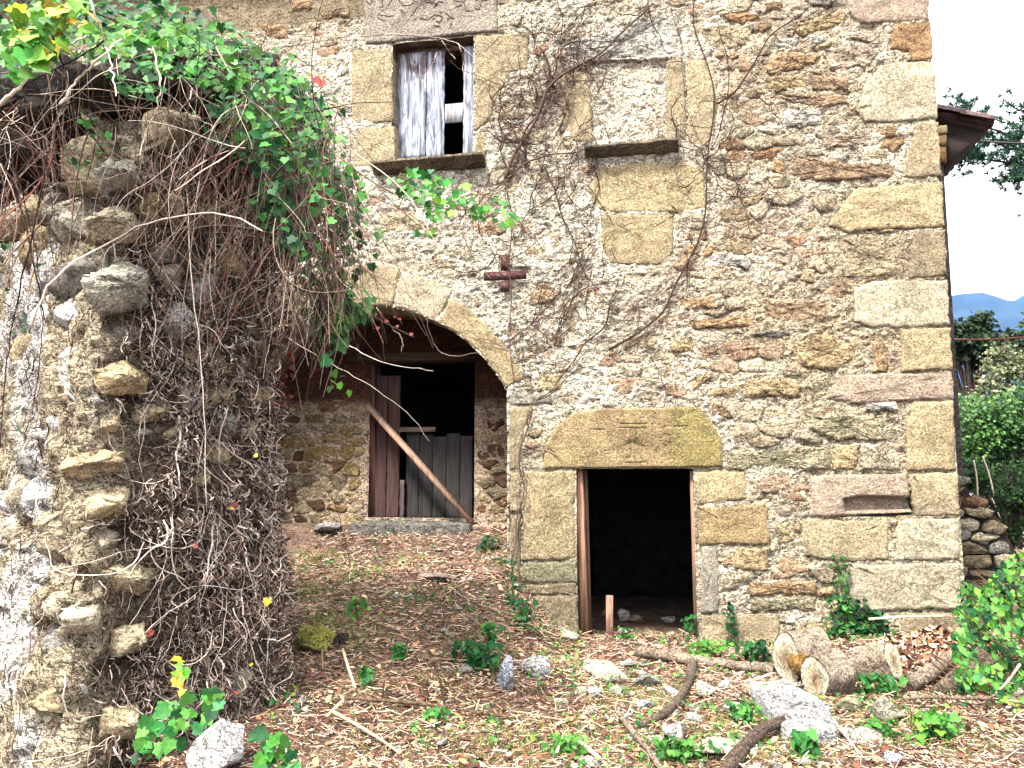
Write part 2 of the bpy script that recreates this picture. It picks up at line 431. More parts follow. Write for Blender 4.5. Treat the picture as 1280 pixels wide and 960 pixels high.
# ================================================================== THE HOUSE
XR = P(1180, 283)[0] + .0                                    # right-hand corner of the facade
XR = float(np.mean([P(1162, 10)[0], P(1184, 340)[0], P(1196, 590)[0], P(1201, 740)[0]]))
house = thing('stone_house', (0, 0, 0), 'old stone house front with arched porch, small dark doorway and weathered window shutter', 'house')
def cl(r, g, b, k=.76): return tuple(lin((r, g, b), k))
TAN, PALE, YEL = cl(204, 184, 146), cl(222, 208, 178), cl(206, 184, 138)
OCH, ORG, PINK = cl(190, 160, 108), cl(176, 130, 80), cl(200, 174, 154)
GRY, GREEN, SLATE, WHITE, RED, GT = cl(170, 164, 152), cl(160, 158, 122), cl(92, 98, 108), cl(236, 232, 226), cl(140, 72, 58), cl(168, 150, 120)
BW = cl(220, 220, 214); BRN = cl(160, 122, 88)
# openings (photo outline on the facade plane)
W_OP = XZ([(490, 57), (593, 44), (593, 196), (497, 203)])
W_OP = np.array([[W_OP[:, 0].min() + .005, W_OP[:, 1].max()], [W_OP[1, 0], W_OP[:, 1].max()], [W_OP[1, 0], W_OP[2, 1]], [W_OP[:, 0].min() + .005, W_OP[2, 1]]])
W_OP[:, 1] = [P(540, 50)[2], P(540, 50)[2], P(545, 200)[2], P(545, 200)[2]]
D_OP = np.array([[P(720, 690)[0], P(790, 586)[2]], [P(869, 690)[0], P(790, 586)[2]], [P(869, 690)[0], -.4], [P(720, 690)[0], -.4]])
ax_c, ax_r = P(455, 383)[0], P(635, 500)[0]
zs, zt = P(635, 491)[2], P(455, 382)[2]
hw, rise = ax_r - ax_c, zt - zs
RA = (hw * hw + rise * rise) / (2 * rise); zc = zt - RA; th = math.asin(hw / RA)
arc = [(ax_c + RA * math.sin(a), zc + RA * math.cos(a)) for a in np.linspace(-th, th, 25)]
A_OP = np.array(arc + [(ax_r, .2), (ax_c - hw, .2)])
OPEN = [W_OP, D_OP, A_OP]
# key stones: (outline in photo pixels, colour, proud, style)  a=ashlar r=rubble
KS = [
 ([(1062,-45),(1160,-45),(1162,26),(1075,30),(1060,15)],PINK,.022,'a'),([(1117,32),(1163,28),(1166,75),(1141,76),(1137,65),(1113,62)],ORG,.024,'a'),
 ([(1100,82),(1166,78),(1172,148),(1150,150),(1102,153),(1080,153),(1070,138),(1080,112)],PALE,.03,'a'),([(1146,153),(1172,152),(1177,221),(1128,223),(1128,205),(1140,175)],TAN,.026,'a'),
 ([(1072,236),(1178,227),(1180,283),(1110,286),(1060,290),(1035,282),(1050,262)],YEL,.03,'a'),([(1142,290),(1181,287),(1184,345),(1134,348)],GT,.024,'a'),
 ([(1047,296),(1138,292),(1130,346),(1042,346)],GT,.014,'r'),([(1068,360),(1088,352),(1184,350),(1187,406),(1091,410),(1067,402)],PALE,.028,'a'),
 ([(1126,412),(1188,410),(1190,461),(1126,464)],YEL,.028,'a'),([(1091,428),(1108,428),(1108,466),(1092,466)],ORG,.02,'r'),
 ([(1048,469),(1190,466),(1191,497),(1150,500),(1070,504),(1034,499)],PINK,.02,'a'),([(1081,504),(1119,503),(1121,512),(1083,513)],WHITE,.03,'r'),
 ([(1142,503),(1192,501),(1194,587),(1134,588),(1132,540)],YEL,.03,'a'),([(1004,517),(1105,519),(1105,549),(1050,549),(1006,537)],GREEN,.02,'r'),
 ([(1078,554),(1122,553),(1124,587),(1076,587)],PALE,.02,'r'),([(905,567),(1000,557),(1038,558),(1038,587),(907,586)],GREEN,.012,'r'),([(1042,556),(1074,556),(1073,587),(1042,587)],OCH,.016,'r'),
 ([(1014,598),(1030,594),(1133,592),(1140,640),(1050,645),(1012,646)],PINK,.018,'cav'),([(1137,592),(1196,591),(1198,644),(1143,645)],TAN,.028,'a'),
 ([(863,402),(940,394),(948,408),(870,410)],ORG,.024,'r'),([(938,417),(960,412),(985,412),(988,420),(942,423)],SLATE,.03,'r'),([(848,374),(894,369),(896,384),(850,388)],ORG,.022,'r'),
 ([(948,376),(1038,374),(1030,402),(968,402)],BRN,.02,'r'),([(990,430),(1022,418),(1066,430),(1068,448),(1045,461),(1003,458)],OCH,.024,'r'),
 ([(888,485),(926,483),(926,496),(888,496)],OCH,.022,'r'),([(931,475),(988,472),(1005,496),(931,497)],OCH,.02,'r'),([(862,478),(885,466),(890,472),(868,489)],OCH,.02,'r'),([(1001,337),(1020,337),(1019,352),(1002,352)],YEL,.02,'r'),
 ([(1003,650),(1111,651),(1110,699),(1060,702),(1005,696)],TAN,.022,'a'),([(1122,650),(1198,648),(1200,699),(1118,700)],PALE,.03,'a'),
 ([(1060,705),(1200,704),(1202,761),(1072,762),(1062,745)],PALE,.032,'a'),([(1128,766),(1201,766),(1202,806),(1128,806)],GT,.02,'a'),
 ([(871,589),(930,589),(932,624),(871,630)],YEL,.022,'d'),([(872,634),(958,631),(962,679),(873,680)],OCH,.022,'d'),([(917,684),(961,683),(962,714),(919,713)],OCH,.024,'r'),
 ([(967,653),(987,653),(991,677),(972,681)],YEL,.02,'r'),([(936,728),(1020,725),(1020,743),(937,744)],ORG,.026,'r'),([(1024,735),(1047,733),(1047,745),(1023,745)],ORG,.02,'r'),
 ([(875,684),(897,683),(899,765),(876,766)],GRY,.02,'d'),([(938,749),(1019,746),(1020,762),(939,763)],GREEN,.02,'r'),([(877,769),(975,767),(976,815),(878,815)],TAN,.024,'d'),
 ([(979,767),(1011,766),(1009,778),(981,779)],WHITE,.024,'r'),([(994,783),(1045,776),(1045,795),(990,800)],OCH,.02,'r'),([(980,781),(1010,781),(992,790),(978,792)],GRY,.018,'r'),
 ([(655,590),(717,589),(719,699),(653,700)],YEL,.024,'d'),([(652,703),(719,702),(720,728),(652,728)],GREEN,.02,'d'),([(653,731),(720,730),(721,743),(655,743)],GT,.018,'d'),([(664,746),(721,745),(722,800),(678,800)],GT,.022,'d'),
 ([(637,508),(667,508),(653,545),(650,588),(637,588)],TAN,.024,'d'),([(637,590),(651,590),(650,640),(638,640)],TAN,.02,'d'),([(638,643),(650,643),(650,730),(639,730)],GT,.02,'d'),
 ([(636,493),(690,491),(690,505),(637,506)],GRY,.024,'d'),
 ([(680,586),(681,557),(695,533),(719,516),(753,511),(874,509),(888,526),(903,552),(903,584)],cl(196,172,118),.028,'L2'),
 ([(455,-45),(621,-45),(622,40),(593,42),(487,54),(457,56)],cl(176,164,154),.026,'L1'),
 ([(440,64),(489,60),(491,153),(440,155)],TAN,.022,'d'),([(443,159),(493,158),(495,206),(441,210)],TAN,.018,'d'),
 ([(594,45),(662,42),(660,85),(640,90),(625,115),(612,150),(594,165)],TAN,.02,'d'),([(594,168),(608,166),(606,196),(594,197)],TAN,.018,'d'),
 ([(700,54),(846,14),(850,68),(790,73),(745,77),(715,70)],BW,.018,'r'),
 ([(702,92),(736,90),(740,178),(715,176),(700,150)],TAN,.016,'a'),([(832,77),(856,75),(858,176),(834,174)],TAN,.018,'a'),([(859,75),(889,74),(897,100),(897,145),(885,185),(860,183)],TAN,.022,'a'),
 ([(747,210),(850,200),(880,212),(882,262),(850,266),(745,264),(735,240)],YEL,.020,'a'),([(750,268),(843,269),(841,318),(822,331),(762,330),(752,300)],YEL,.022,'a'),
 ([(473,263),(520,262),(532,289),(478,292)],TAN,.02,'r'),([(985,38),(1046,10),(1058,15),(1055,29),(1005,45)],OCH,.03,'r'),([(960,51),(1000,46),(998,58),(967,62)],BW,.024,'r'),([(1008,45),(1034,42),(1029,52),(1010,55)],BW,.022,'r'),
 ([(958,79),(977,65),(1025,69),(1018,82),(960,92)],ORG,.028,'r'),([(1031,63),(1077,53),(1098,66),(1087,82),(1036,86)],PINK,.024,'r'),([(958,97),(1008,92),(1010,112),(960,113)],OCH,.02,'r'),([(1012,96),(1058,93),(1060,112),(1014,115)],BRN,.022,'r'),([(962,117),(1020,117),(1058,116),(1060,130),(1030,135),(962,124)],BRN,.018,'r'),
 ([(972,139),(1028,136),(1030,157),(980,159)],BW,.022,'r'),([(1020,169),(1092,169),(1087,182),(1034,183)],PINK,.018,'r'),([(988,192),(1050,202),(1118,207),(1118,221),(1040,227),(992,220)],BRN,.014,'r'),
 ([(1008,0),(1050,-5),(1040,6),(1015,9)],SLATE,.04,'r'),([(958,4),(981,4),(978,14),(959,14)],ORG,.024,'r'),([(866,33),(940,31),(938,62),(880,62)],TAN,.014,'r'),
 ([(856,288),(870,288),(868,302),(857,302)],RED,.02,'r'),([(874,288),(885,289),(885,302),(875,301)],RED,.02,'r'),
 ([(780,421),(821,420),(819,436),(779,436)],TAN,.02,'r'),([(839,424),(867,424),(866,439),(841,441)],OCH,.02,'r'),([(672,465),(702,466),(701,489),(672,489)],YEL,.022,'r'),([(701,376),(721,379),(721,419),(709,419)],TAN,.02,'r'),
 ([(326,31),(362,29),(361,51),(331,51)],ORG,.024,'r'),([(402,12),(437,9),(436,22),(403,24)],BRN,.026,'r'),([(361,0),(391,0),(389,12),(365,13)],ORG,.02,'r'),
]
keys = [(XZ(p), c, pr, s) for p, c, pr, s in KS]
# voussoirs of the porch arch
vj = [-th * 1.0, -.78 * th, -.5 * th, -.2 * th, .17 * th, .44 * th, .98 * th]
vt = [.33, .36, .40, .42, .36, .27]
for k in range(6):
    a0, a1 = vj[k] + .006, vj[k + 1] - .006; t_ = vt[k]; inn = np.linspace(a0, a1, 8)
    r0 = RA - .002; q = [(ax_c + r0 * math.sin(a), zc + r0 * math.cos(a)) for a in inn]
    q2 = [(ax_c + (r0 + t_ * (1 - .25 * i / 7 * (k == 5))) * math.sin(a), zc + (r0 + t_ * (1 - .25 * i / 7 * (k == 5))) * math.cos(a)) for i, a in enumerate(inn)]
    keys.append((np.array(q + q2[::-1]), (YEL if k == 5 else PALE if k == 4 else TAN), .024, 'v'))
for z0_, z1_ in ((.3, .75), (.76, 1.25), (1.26, 1.72), (1.73, 2.33)):   # far jamb of the porch, behind the ivy-clad wall
    x0_ = ax_c - hw; keys.append((np.array([(x0_ - .32, z0_), (x0_ - .003, z0_), (x0_ - .003, z1_), (x0_ - .32, z1_)]), TAN, .022, 'd'))
X0W, X1W, Z0W, Z1W = -8.0, XR, -.35, 6.35
BWIN = XZ([(737, 77), (834, 74), (834, 176), (738, 180)])      # walled-up window
SILL1, SILL2 = XZ([(470, 207), (607, 197), (607, 214), (472, 222)]), XZ([(732, 190), (848, 178), (848, 192), (740, 204)])
blk = [k[0] for k in keys] + OPEN + [SILL1, SILL2, BWIN, XZ([(600, 335), (664, 335), (664, 354), (600, 354)]), XZ([(624, 312), (639, 312), (639, 370), (624, 370)])]
cells = rubble_layout((X0W, X1W - .01, Z0W, Z1W), blk, .29, .122, 1.9, gap=.002, sizes=(.3, 1.9))
# --- mortar sheet
CW = XZ([(0, 330), (540, 330)])[1]
def px_of(x, z):
    d = np.stack([x, np.full_like(x, 7.5), z - CAM[2]], -1) @ _M
    return CU + FPX * d[..., 0] / -d[..., 2], CV - FPX * d[..., 1] / -d[..., 2]
gxw = np.arange(X0W, X1W + .001, .0135); gzw = np.arange(Z0W, Z1W, .0135); gxw[-1] = X1W
X, Zw = np.meshgrid(gxw, gzw, indexing='ij'); U_, V_ = px_of(X, Zw)
white = sm(V_, 40, 130) * (1 - sm(V_, 470, 560)) * (1 - sm(U_, 850, 930)) * .9 + .45 * (1 - sm(V_, 60, 140)) * (1 - sm(U_, 880, 960)) + .35 * sm(U_, 660, 700) * (1 - sm(U_, 900, 960)) * sm(V_, 440, 480) * (1 - sm(V_, 510, 600))
white = np.clip(white, 0, 1)
H = .000 + .012 * white + .024 * fbm(X * 2.3, Zw * 3.4, 0, 4, 71) + .016 * fbm(X * 11, Zw * 15, 0, 4, 72, .65) + .012 * fbm(X * 34, Zw * 42, 0, 2, 74)
H = H - .018 * sm(fbm(X * 7, Zw * 12, 0, 3, 78), .28, .5)
H = np.minimum(H, .042)
Q = np.stack([X.ravel(), Zw.ravel()], 1); near = np.full(len(Q), 9.0)
for kp, c_, pr, s_ in keys:                                  # keep mortar behind the faces of the dressed stones
    b = (Q[:, 0] > kp[:, 0].min() - .06) & (Q[:, 0] < kp[:, 0].max() + .06) & (Q[:, 1] > kp[:, 1].min() - .06) & (Q[:, 1] < kp[:, 1].max() + .06)
    if b.any():
        d, ins = seg_d(Q[b], kp); near[b] = np.minimum(near[b], np.where(ins, -d, d) + (.02 if s_ == 'r' else 0))
for kp in (XZ([(600, 335), (664, 335), (664, 354), (600, 354)]), XZ([(624, 312), (639, 312), (639, 370), (624, 370)])):
    d, ins = seg_d(Q, kp); near = np.where(ins, -.045, near)
near = near.reshape(X.shape)
H = np.where(near < .03, np.minimum(H, np.where(near < -.03, -.004, .006 - .20 * np.clip(-near, 0, .03) + .024 * fbm(X * 9, Zw * 9, 0, 4, 75) + .3 * np.clip(near, 0, 1))), H)
d, ins = seg_d(Q, BWIN); ins = ins.reshape(X.shape)
H = np.where(ins, -.03 + .020 * fbm(X * 9, Zw * 12, 0, 4, 77) + .012 * fbm(X * 22, Zw * 30, 0, 3, 79), H)
d, ins = seg_d(Q, XZ([(1048, 616), (1144, 614), (1146, 644), (1052, 646)])); H = np.where(ins.reshape(X.shape), -.16, H)
warm = fbm(X * 1.1, Zw * 1.6, 0, 4, 80); fine = fbm(X * 8, Zw * 11, 0, 4, 81)
base = np.array(cl(250, 240, 216, .94)); tan = np.array(cl(216, 194, 156)); pinkm = np.array(cl(224, 200, 170)); grn = np.array(cl(176, 172, 140))
wm = np.clip(.44 + .75 * white + .5 * warm + .45 * fine, 0, 1)[..., None]
C = tan * (1 - wm) + base * wm
pk = sm(vn(X * .9, Zw * 1.3, 0, 83), .1, .8)[..., None] * .45; C = C * (1 - pk) + pinkm * pk * 1.0
gr = (sm(V_, 300, 520) * sm(U_, 880, 1000) * sm(fine, -.1, .5) * .5)[..., None]; C = C * (1 - gr) + grn * gr
dirt = sm(fbm(X * 3.1, Zw * 4.0, 0, 5, 84), .18, .5)[..., None] * .40; C = C * (1 - dirt) + C * np.array([.72, .64, .52]) * dirt
dk = (sm(V_, 150, 200) * (1 - sm(V_, 330, 380)) * sm(U_, 960, 1040) * .5 * sm(fine, -.3, .3))[..., None]; C = C * (1 - dk) + C * np.array([.6, .56, .5]) * dk
keepq = np.ones((len(gxw) - 1, len(gzw) - 1), bool)
xc_, zc_ = (gxw[:-1] + gxw[1:]) / 2, (gzw[:-1] + gzw[1:]) / 2
QC = np.stack([a.ravel() for a in np.meshgrid(xc_, zc_, indexing='ij')], 1)
for op in OPEN:
    b = (QC[:, 0] > op[:, 0].min()) & (QC[:, 0] < op[:, 0].max()) & (QC[:, 1] > op[:, 1].min()) & (QC[:, 1] < op[:, 1].max())
    d, ins = seg_d(QC[b], op); kf = keepq.ravel(); idx = np.nonzero(b)[0]; kf[idx[ins & (d > .004)]] = False; keepq = kf.reshape(keepq.shape)
Fw = grid_faces(len(gxw), len(gzw))[keepq.ravel()]
mk('mortar_face', np.stack([X, -H, Zw], -1), Fw, C.reshape(-1, 3), M['mortar'], house, smooth=True)
# --- inscriptions cut in the two lintels, as strokes
def strokes(px, w_=.008, dp=.010):
    segs = [(P(a, b)[[0, 2]], P(c, d_)[[0, 2]]) for a, b, c, d_ in px]
    def f(Q):
        r = np.zeros(len(Q))
        for a, b in segs:
            ab = b - a; t = np.clip(((Q - a) @ ab) / (ab @ ab + 1e-9), 0, 1); d = np.hypot(*(Q - a - t[:, None] * ab).T)
            r = np.maximum(r, dp * (1 - sm(d, w_ * .4, w_)))
        return r
    return f
ins2 = strokes([(743, 537, 757, 537), (775, 535, 808, 535), (776, 530, 808, 530), (843, 533, 860, 533), (795, 537, 795, 573), (789, 537, 789, 573), (781, 578, 807, 578), (783, 572, 789, 572),
                (801, 572, 807, 578), (826, 548, 831, 542), (831, 542, 837, 544), (837, 544, 838, 552), (838, 552, 832, 558), (832, 558, 826, 553), (826, 553, 826, 548), (828, 536, 831, 533)], .008, .009)
L1 = [(459, 3, 463, 9), (463, 9, 467, 3), (472, 0, 478, 0), (479, 3, 480, 10), (480, 10, 475, 11), (486, 10, 491, 2), (499, 2, 505, 9), (505, 9, 514, 9), (514, 9, 519, 4), (519, 4, 516, 0),
      (534, 5, 541, 6), (541, 6, 545, 1), (544, 12, 549, 4), (549, 4, 555, 5), (568, 3, 576, 4), (570, 11, 578, 9), (578, 9, 579, 4), (582, 2, 583, 16), (583, 16, 589, 16), (594, 4, 600, 1), (595, 13, 600, 14), (600, 14, 603, 3), (603, 3, 611, 2),
      (474, 21, 477, 16), (477, 16, 481, 14), (474, 24, 477, 27), (477, 27, 483, 27), (485, 23, 492, 22), (476, 21, 485, 22), (502, 14, 507, 18), (507, 18, 503, 17), (515, 22, 523, 11), (519, 27, 521, 26), (526, 25, 536, 27), (536, 27, 545, 20), (541, 27, 548, 21), (548, 21, 553, 23), (546, 29, 551, 30), (551, 30, 554, 24), (558, 19, 566, 24), (560, 25, 569, 25), (562, 38, 565, 32), (551, 18, 556, 17), (542, 34, 550, 35), (550, 35, 552, 38)]
ins1 = strokes(L1, .007, .012)
def cavity(Q):
    c = XZ([(1052, 622), (1075, 618), (1142, 620), (1142, 640), (1056, 642)]); d, i = seg_d(Q, c)
    return np.where(i, .10 * sm(d, 0, .035), 0)
def seen(c):
    u_, v_ = px_of(c[:, 0].mean()[None], c[:, 1].mean()[None]); return 290 < u_[0] < 1215 and -10 < v_[0] < 840
order = sorted([(area(c), i) for i, c in enumerate(cells) if seen(c)], reverse=True)
ids = {i for _, i in order[:max(0, 300 - len(keys) - 125)]}
RUB = [(TAN, 3), (PALE, 2.5), (OCH, 2), (ORG, .9), (PINK, 1.6), (GRY, 1.2), (GREEN, .8), (BRN, 1.0), (BW, .8), (GT, 1.8), (SLATE, .15)]
rp = np.array([w_ for _, w_ in RUB]); rp = rp / rp.sum()
for kp, c, pr, s_ in keys:
    dep = .5 if s_ in ('d', 'v', 'L1', 'L2') else .12
    fm_ = .38 if s_ == 'r' else .22; c = (np.array(c) * (1 - fm_) + np.array(cl(220, 202, 168)) * fm_) * NR.uniform(1.0, 1.22)
    if s_ in ('L1', 'L2'):
        V, F, Qs = stone_geo(kp, pr, dep, .018, .003, .003, .011, carve=ins1 if s_ == 'L1' else ins2)
    elif s_ == 'cav': V, F, Qs = stone_geo(kp, pr, dep, .02, .005, .004, .02, carve=cavity)
    elif s_ == 'r': V, F, Qs = stone_geo(kp, pr * .7, dep, .018, .010, .016, .026)
    else: V, F, Qs = stone_geo(kp, pr * .7, dep, .015, .0045, .010, .026)
    col = c * (1 + .12 * fbm(Qs[:, 0] * 5, Qs[:, 1] * 5, 0, 4, 90))[:, None]
    if s_ == 'L1':
        col = col * (1 - .5 * np.clip(ins1(Qs) / .012, 0, 1))[:, None]
    if s_ == 'L2':                                             # yellower lichen towards the right end
        f = sm(Qs[:, 0], P(815, 550)[0], P(850, 550)[0])[:, None]; pk = sm(fbm(Qs[:, 0] * 4, Qs[:, 1] * 4, 0, 3, 93), -.1, .4)[:, None]
        col = col * (1 - f * .5) + np.array(cl(176, 162, 84)) * f * .5
        col = col * (1 - pk * .35 * (1 - f)) + np.array(cl(178, 140, 112)) * pk * .35 * (1 - f)
        col = col * (1 - .55 * np.clip(ins2(Qs) / .014, 0, 1) * .4)[:, None]
    o = mk('lintel' if s_ in ('L1', 'L2') else 'arch_stone' if s_ == 'v' else 'stone', V, F, col, M['rubble' if s_ == 'r' else 'ashlar'], house, smooth=True)
    if s_ == 'L1': o['label'] = 'grey stone lintel carved with worn lettering above the shutter'
    if s_ == 'L2': o['label'] = 'big ochre stone lintel with faint carved strokes above the doorway'
rest = MB()
for i, cp in enumerate(cells):
    u_, v_ = px_of(np.array([cp[:, 0].mean()]), np.array([cp[:, 1].mean()]))
    k = NR.choice(len(RUB), p=rp); c = np.array(RUB[k][0]) * NR.uniform(.85, 1.12)
    f_ = NR.uniform(.55, .97) if u_[0] < 850 else NR.uniform(.25, .85)
    c = c * (1 - f_) + np.array(cl(226, 208, 178) if NR.rand() < .7 else cl(206, 170, 138)) * f_
    pr = NR.uniform(-.006, .018) + (.004 if u_[0] > 850 else -.005)
    big = i in ids
    V, F, Qs = stone_geo(cp, pr, .06, .016, .010, .018, .035 if big else .06)
    col = c * (1 + .25 * fbm(Qs[:, 0] * 7, Qs[:, 1] * 9, 0, 3, 91))[:, None]
    if big: mk('stone', V, F, col, M['rubble'], house, smooth=True)
    else: rest.add(V, F, col)
o = rest.build('small_stones', M['rubble'], house, smooth=True); o['kind'] = 'stuff'
# --- reveals, inner walls, rooms
YB = .8
def reveal(poly, y0, y1, name, m, col, parent=house, close=True):
    n = len(poly); V, F = [], []
    L = np.linalg.norm(np.roll(poly, -1, 0) - poly, axis=1); pts = []
    for a, b, l in zip(poly, np.roll(poly, -1, 0), L):
        k = max(1, int(l / .05)); pts += [a + (b - a) * i / k for i in range(k)]
    pts = np.array(pts); n = len(pts); ny = max(2, int((y1 - y0) / .05)); ys = np.linspace(y0, y1, ny); c = poly.mean(0)
    for y in ys:
        nrm = (pts - c) / np.linalg.norm(pts - c, axis=1, keepdims=True)
        q = pts + nrm * (.004 + .012 * (1 + fbm(pts[:, 0] * 6, pts[:, 1] * 6, y * 6, 3, 95))[:, None])
        V.append(np.stack([q[:, 0], np.full(n, y), q[:, 1]], 1))
    i = np.arange(n); j = (i + 1) % n
    for k in range(ny - 1): F.append(np.stack([k * n + i, (k + 1) * n + i, (k + 1) * n + j, k * n + j], 1))
    return mk(name, np.vstack(V), np.vstack(F), col, m, parent, smooth=True)
reveal(W_OP, -.0, .55, 'window_reveal', M['ashlar'], GT)
reveal(D_OP, -.0, .60, 'door_reveal', M['rubble'], GT)
reveal(A_OP, -.0, YB, 'porch_soffit', M['mortar'], cl(190, 150, 120))
# porch back wall with its doorway
bx0, bx1 = ax_c - hw - .02, ax_r + .02; bz1 = zt + .05
DB = np.array([[P(460, 600, YB)[0], P(500, 452, YB)[2]], [P(593, 600, YB)[0], P(500, 452, YB)[2]], [P(593, 600, YB)[0], P(520, 648, YB)[2]], [P(460, 600, YB)[0], P(520, 648, YB)[2]]])
gxb = np.arange(bx0, bx1 + .02, .02); gzb = np.arange(.5, bz1 + .02, .02)
X, Zb = np.meshgrid(gxb, gzb, indexing='ij')
Hb = .012 * fbm(X * 5, Zb * 6, 0, 4, 101) + .012 * fbm(X * 16, Zb * 18, 0, 3, 102)
zr = P(500, 500, YB)[2]
Cb = np.array(cl(232, 204, 176, .8)) * (1 + .2 * fbm(X * 4, Zb * 5, 0, 4, 103))[..., None]
Cb = Cb * (1 - sm(Zb, zr - .15, zr + .05)[..., None] * np.array([.80, .90, .92]))         # upper part reddish and darker: porch shade painted into the colour
xm, zm = np.meshgrid((gxb[:-1] + gxb[1:]) / 2, (gzb[:-1] + gzb[1:]) / 2, indexing='ij')
d, ins = seg_d(np.stack([xm.ravel(), zm.ravel()], 1), DB)
Fb = grid_faces(len(gxb), len(gzb))[~(ins & (d > .005))]
mk('porch_wall', np.stack([X, YB - Hb, Zb], -1), Fb, Cb.reshape(-1, 3), M['mortar'], house, smooth=True)
rb = rubble_layout((bx0, bx1, .7, zr + .02), [DB], .24, .13, 1.9, gap=.012, sizes=(.35, 1.6))
for cp in rb:
    c = np.array([OCH, TAN, BRN, GT, OCH, YEL, cl(120, 90, 68), TAN][NR.randint(8)]) * NR.uniform(.7, 1.05)
    V, F, Qs = stone_geo(cp, NR.uniform(.004, .018), .06, .014, .008, .018, .035, frame=lambda q, h: np.stack([q[:, 0], YB - h, q[:, 1]], 1))
    mk('stone', V, F, c * (1 + .2 * fbm(Qs[:, 0] * 7, Qs[:, 1] * 9, 0, 3, 91))[:, None], M['rubble'], house, smooth=True)
rv = reveal(DB, YB, YB + .35, 'door_reveal', M['dark'], (.06, .045, .035))
beam = MB().box(((DB[0, 0] + DB[1, 0]) / 2, YB + .02, DB[0, 1] + .045), (DB[1, 0] - DB[0, 0] + .5, .16, .10), col=(.05, .03, .022), bev=.012)
beam.build('door_head_beam', M['wood_x'], house)
# closed rooms behind, walls darkened as painted gloom, plank floors: one inward box each
def room(x0, x1, y0, y1, z0, z1, holes_front, name):
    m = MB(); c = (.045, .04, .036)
    def q(a, b, c_, d_): m.add([a, b, c_, d_], np.array([[0, 1, 2, 3]]), c)
    q((x0, y1, z0), (x1, y1, z0), (x1, y1, z1), (x0, y1, z1)); q((x0, y0, z0), (x0, y1, z0), (x0, y1, z1), (x0, y0, z1))
    q((x1, y0, z0), (x1, y0, z1), (x1, y1, z1), (x1, y1, z0)); q((x0, y0, z1), (x0, y1, z1), (x1, y1, z1), (x1, y0, z1)); q((x0, y0, z0), (x1, y0, z0), (x1, y1, z0), (x0, y1, z0))
    hx0, hx1, hz0, hz1 = holes_front
    for a, b, e, f in ((x0, hx0, z0, z1), (hx1, x1, z0, z1), (hx0, hx1, hz1, z1), (hx0, hx1, z0, hz0)):
        if b - a > .001 and f - e > .001: q((a, y0, e), (a, y0, f), (b, y0, f), (b, y0, e))
    return m.build(name, M['dark'], house)
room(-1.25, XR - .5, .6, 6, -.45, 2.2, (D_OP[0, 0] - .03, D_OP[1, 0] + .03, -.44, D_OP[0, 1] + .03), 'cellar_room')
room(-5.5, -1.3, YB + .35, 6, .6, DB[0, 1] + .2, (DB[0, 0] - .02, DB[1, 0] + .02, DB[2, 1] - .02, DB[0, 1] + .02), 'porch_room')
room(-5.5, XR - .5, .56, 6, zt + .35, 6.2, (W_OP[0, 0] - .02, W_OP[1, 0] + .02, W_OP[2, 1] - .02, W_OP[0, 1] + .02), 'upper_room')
sh = MB()                                                    # side, back and upper masonry
ZT = 7.4
def qd(a, b, c_, d_): sh.add([a, b, c_, d_], np.array([[0, 1, 2, 3]]), GT)
qd((XR - .006, .0, -.35), (XR - .006, 8, -.35), (XR - .006, 8, ZT), (XR - .006, .0, ZT)); qd((X0W, .0, -.35), (X0W, .0, ZT), (X0W, 8, ZT), (X0W, 8, -.35))
qd((X0W, 8, -.35), (X0W, 8, ZT), (XR, 8, ZT), (XR, 8, -.35)); qd((X0W, 0.0, Z1W - .02), (XR, 0.0, Z1W - .02), (XR, 0.0, ZT), (X0W, 0.0, ZT))
sh.build('outer_wall', M['rubble'], house)
rf = MB(); rf.add([(X0W - .2, -.35, ZT - .1), (XR + .2, -.35, ZT - .1), (XR + .2, 4, ZT + 1.4), (X0W - .2, 4, ZT + 1.4), (XR + .2, 8.35, ZT - .1), (X0W - .2, 8.35, ZT - .1)], np.array([[0, 1, 2, 3], [3, 2, 4, 5]]), ORG)
rf.build('roof', M['tile'], house)
# --- window sills
def sill(px0, px1, vtop, hgt, out, col):
    x0, x1 = P(px0, vtop)[0], P(px1, vtop)[0]; zt_ = P((px0 + px1) / 2, vtop)[2]
    prof = [(.02, 0), (-out, -.004), (-out - .006, -.03), (-out * .8, -.045), (-out * .62, -hgt * .65), (-out * .3, -hgt), (.02, -hgt)]
    n = 28; V, F = [], []
    for x in np.linspace(x0, x1, n):
        for y, z in prof: V.append((x, y + .012 * fbm(x * 9, z * 20, 1, 3, 55), zt_ + z + .012 * fbm(x * 8, y * 20, 2, 3, 56)))
    V = np.array(V); m_ = len(prof)
    F = [np.array([[i * m_ + k, i * m_ + k + 1, (i + 1) * m_ + k + 1, (i + 1) * m_ + k] for i in range(n - 1) for k in range(m_ - 1)]), np.array([list(range(m_)), [(n - 1) * m_ + k for k in range(m_)][::-1]])]
    F[0] = F[0][:, ::-1]
    return mk('window_sill', V, F, np.array(col) * (1 + .3 * fbm(V[:, 0] * 9, V[:, 2] * 20, 0, 3, 57))[:, None], M['rubble'], house, smooth=False)
sill(470, 607, 203, .10, .16, cl(150, 132, 104))
sill(732, 848, 184, .09, .15, cl(150, 136, 112))['label'] = 'dark mossy ledge under the walled-up window'
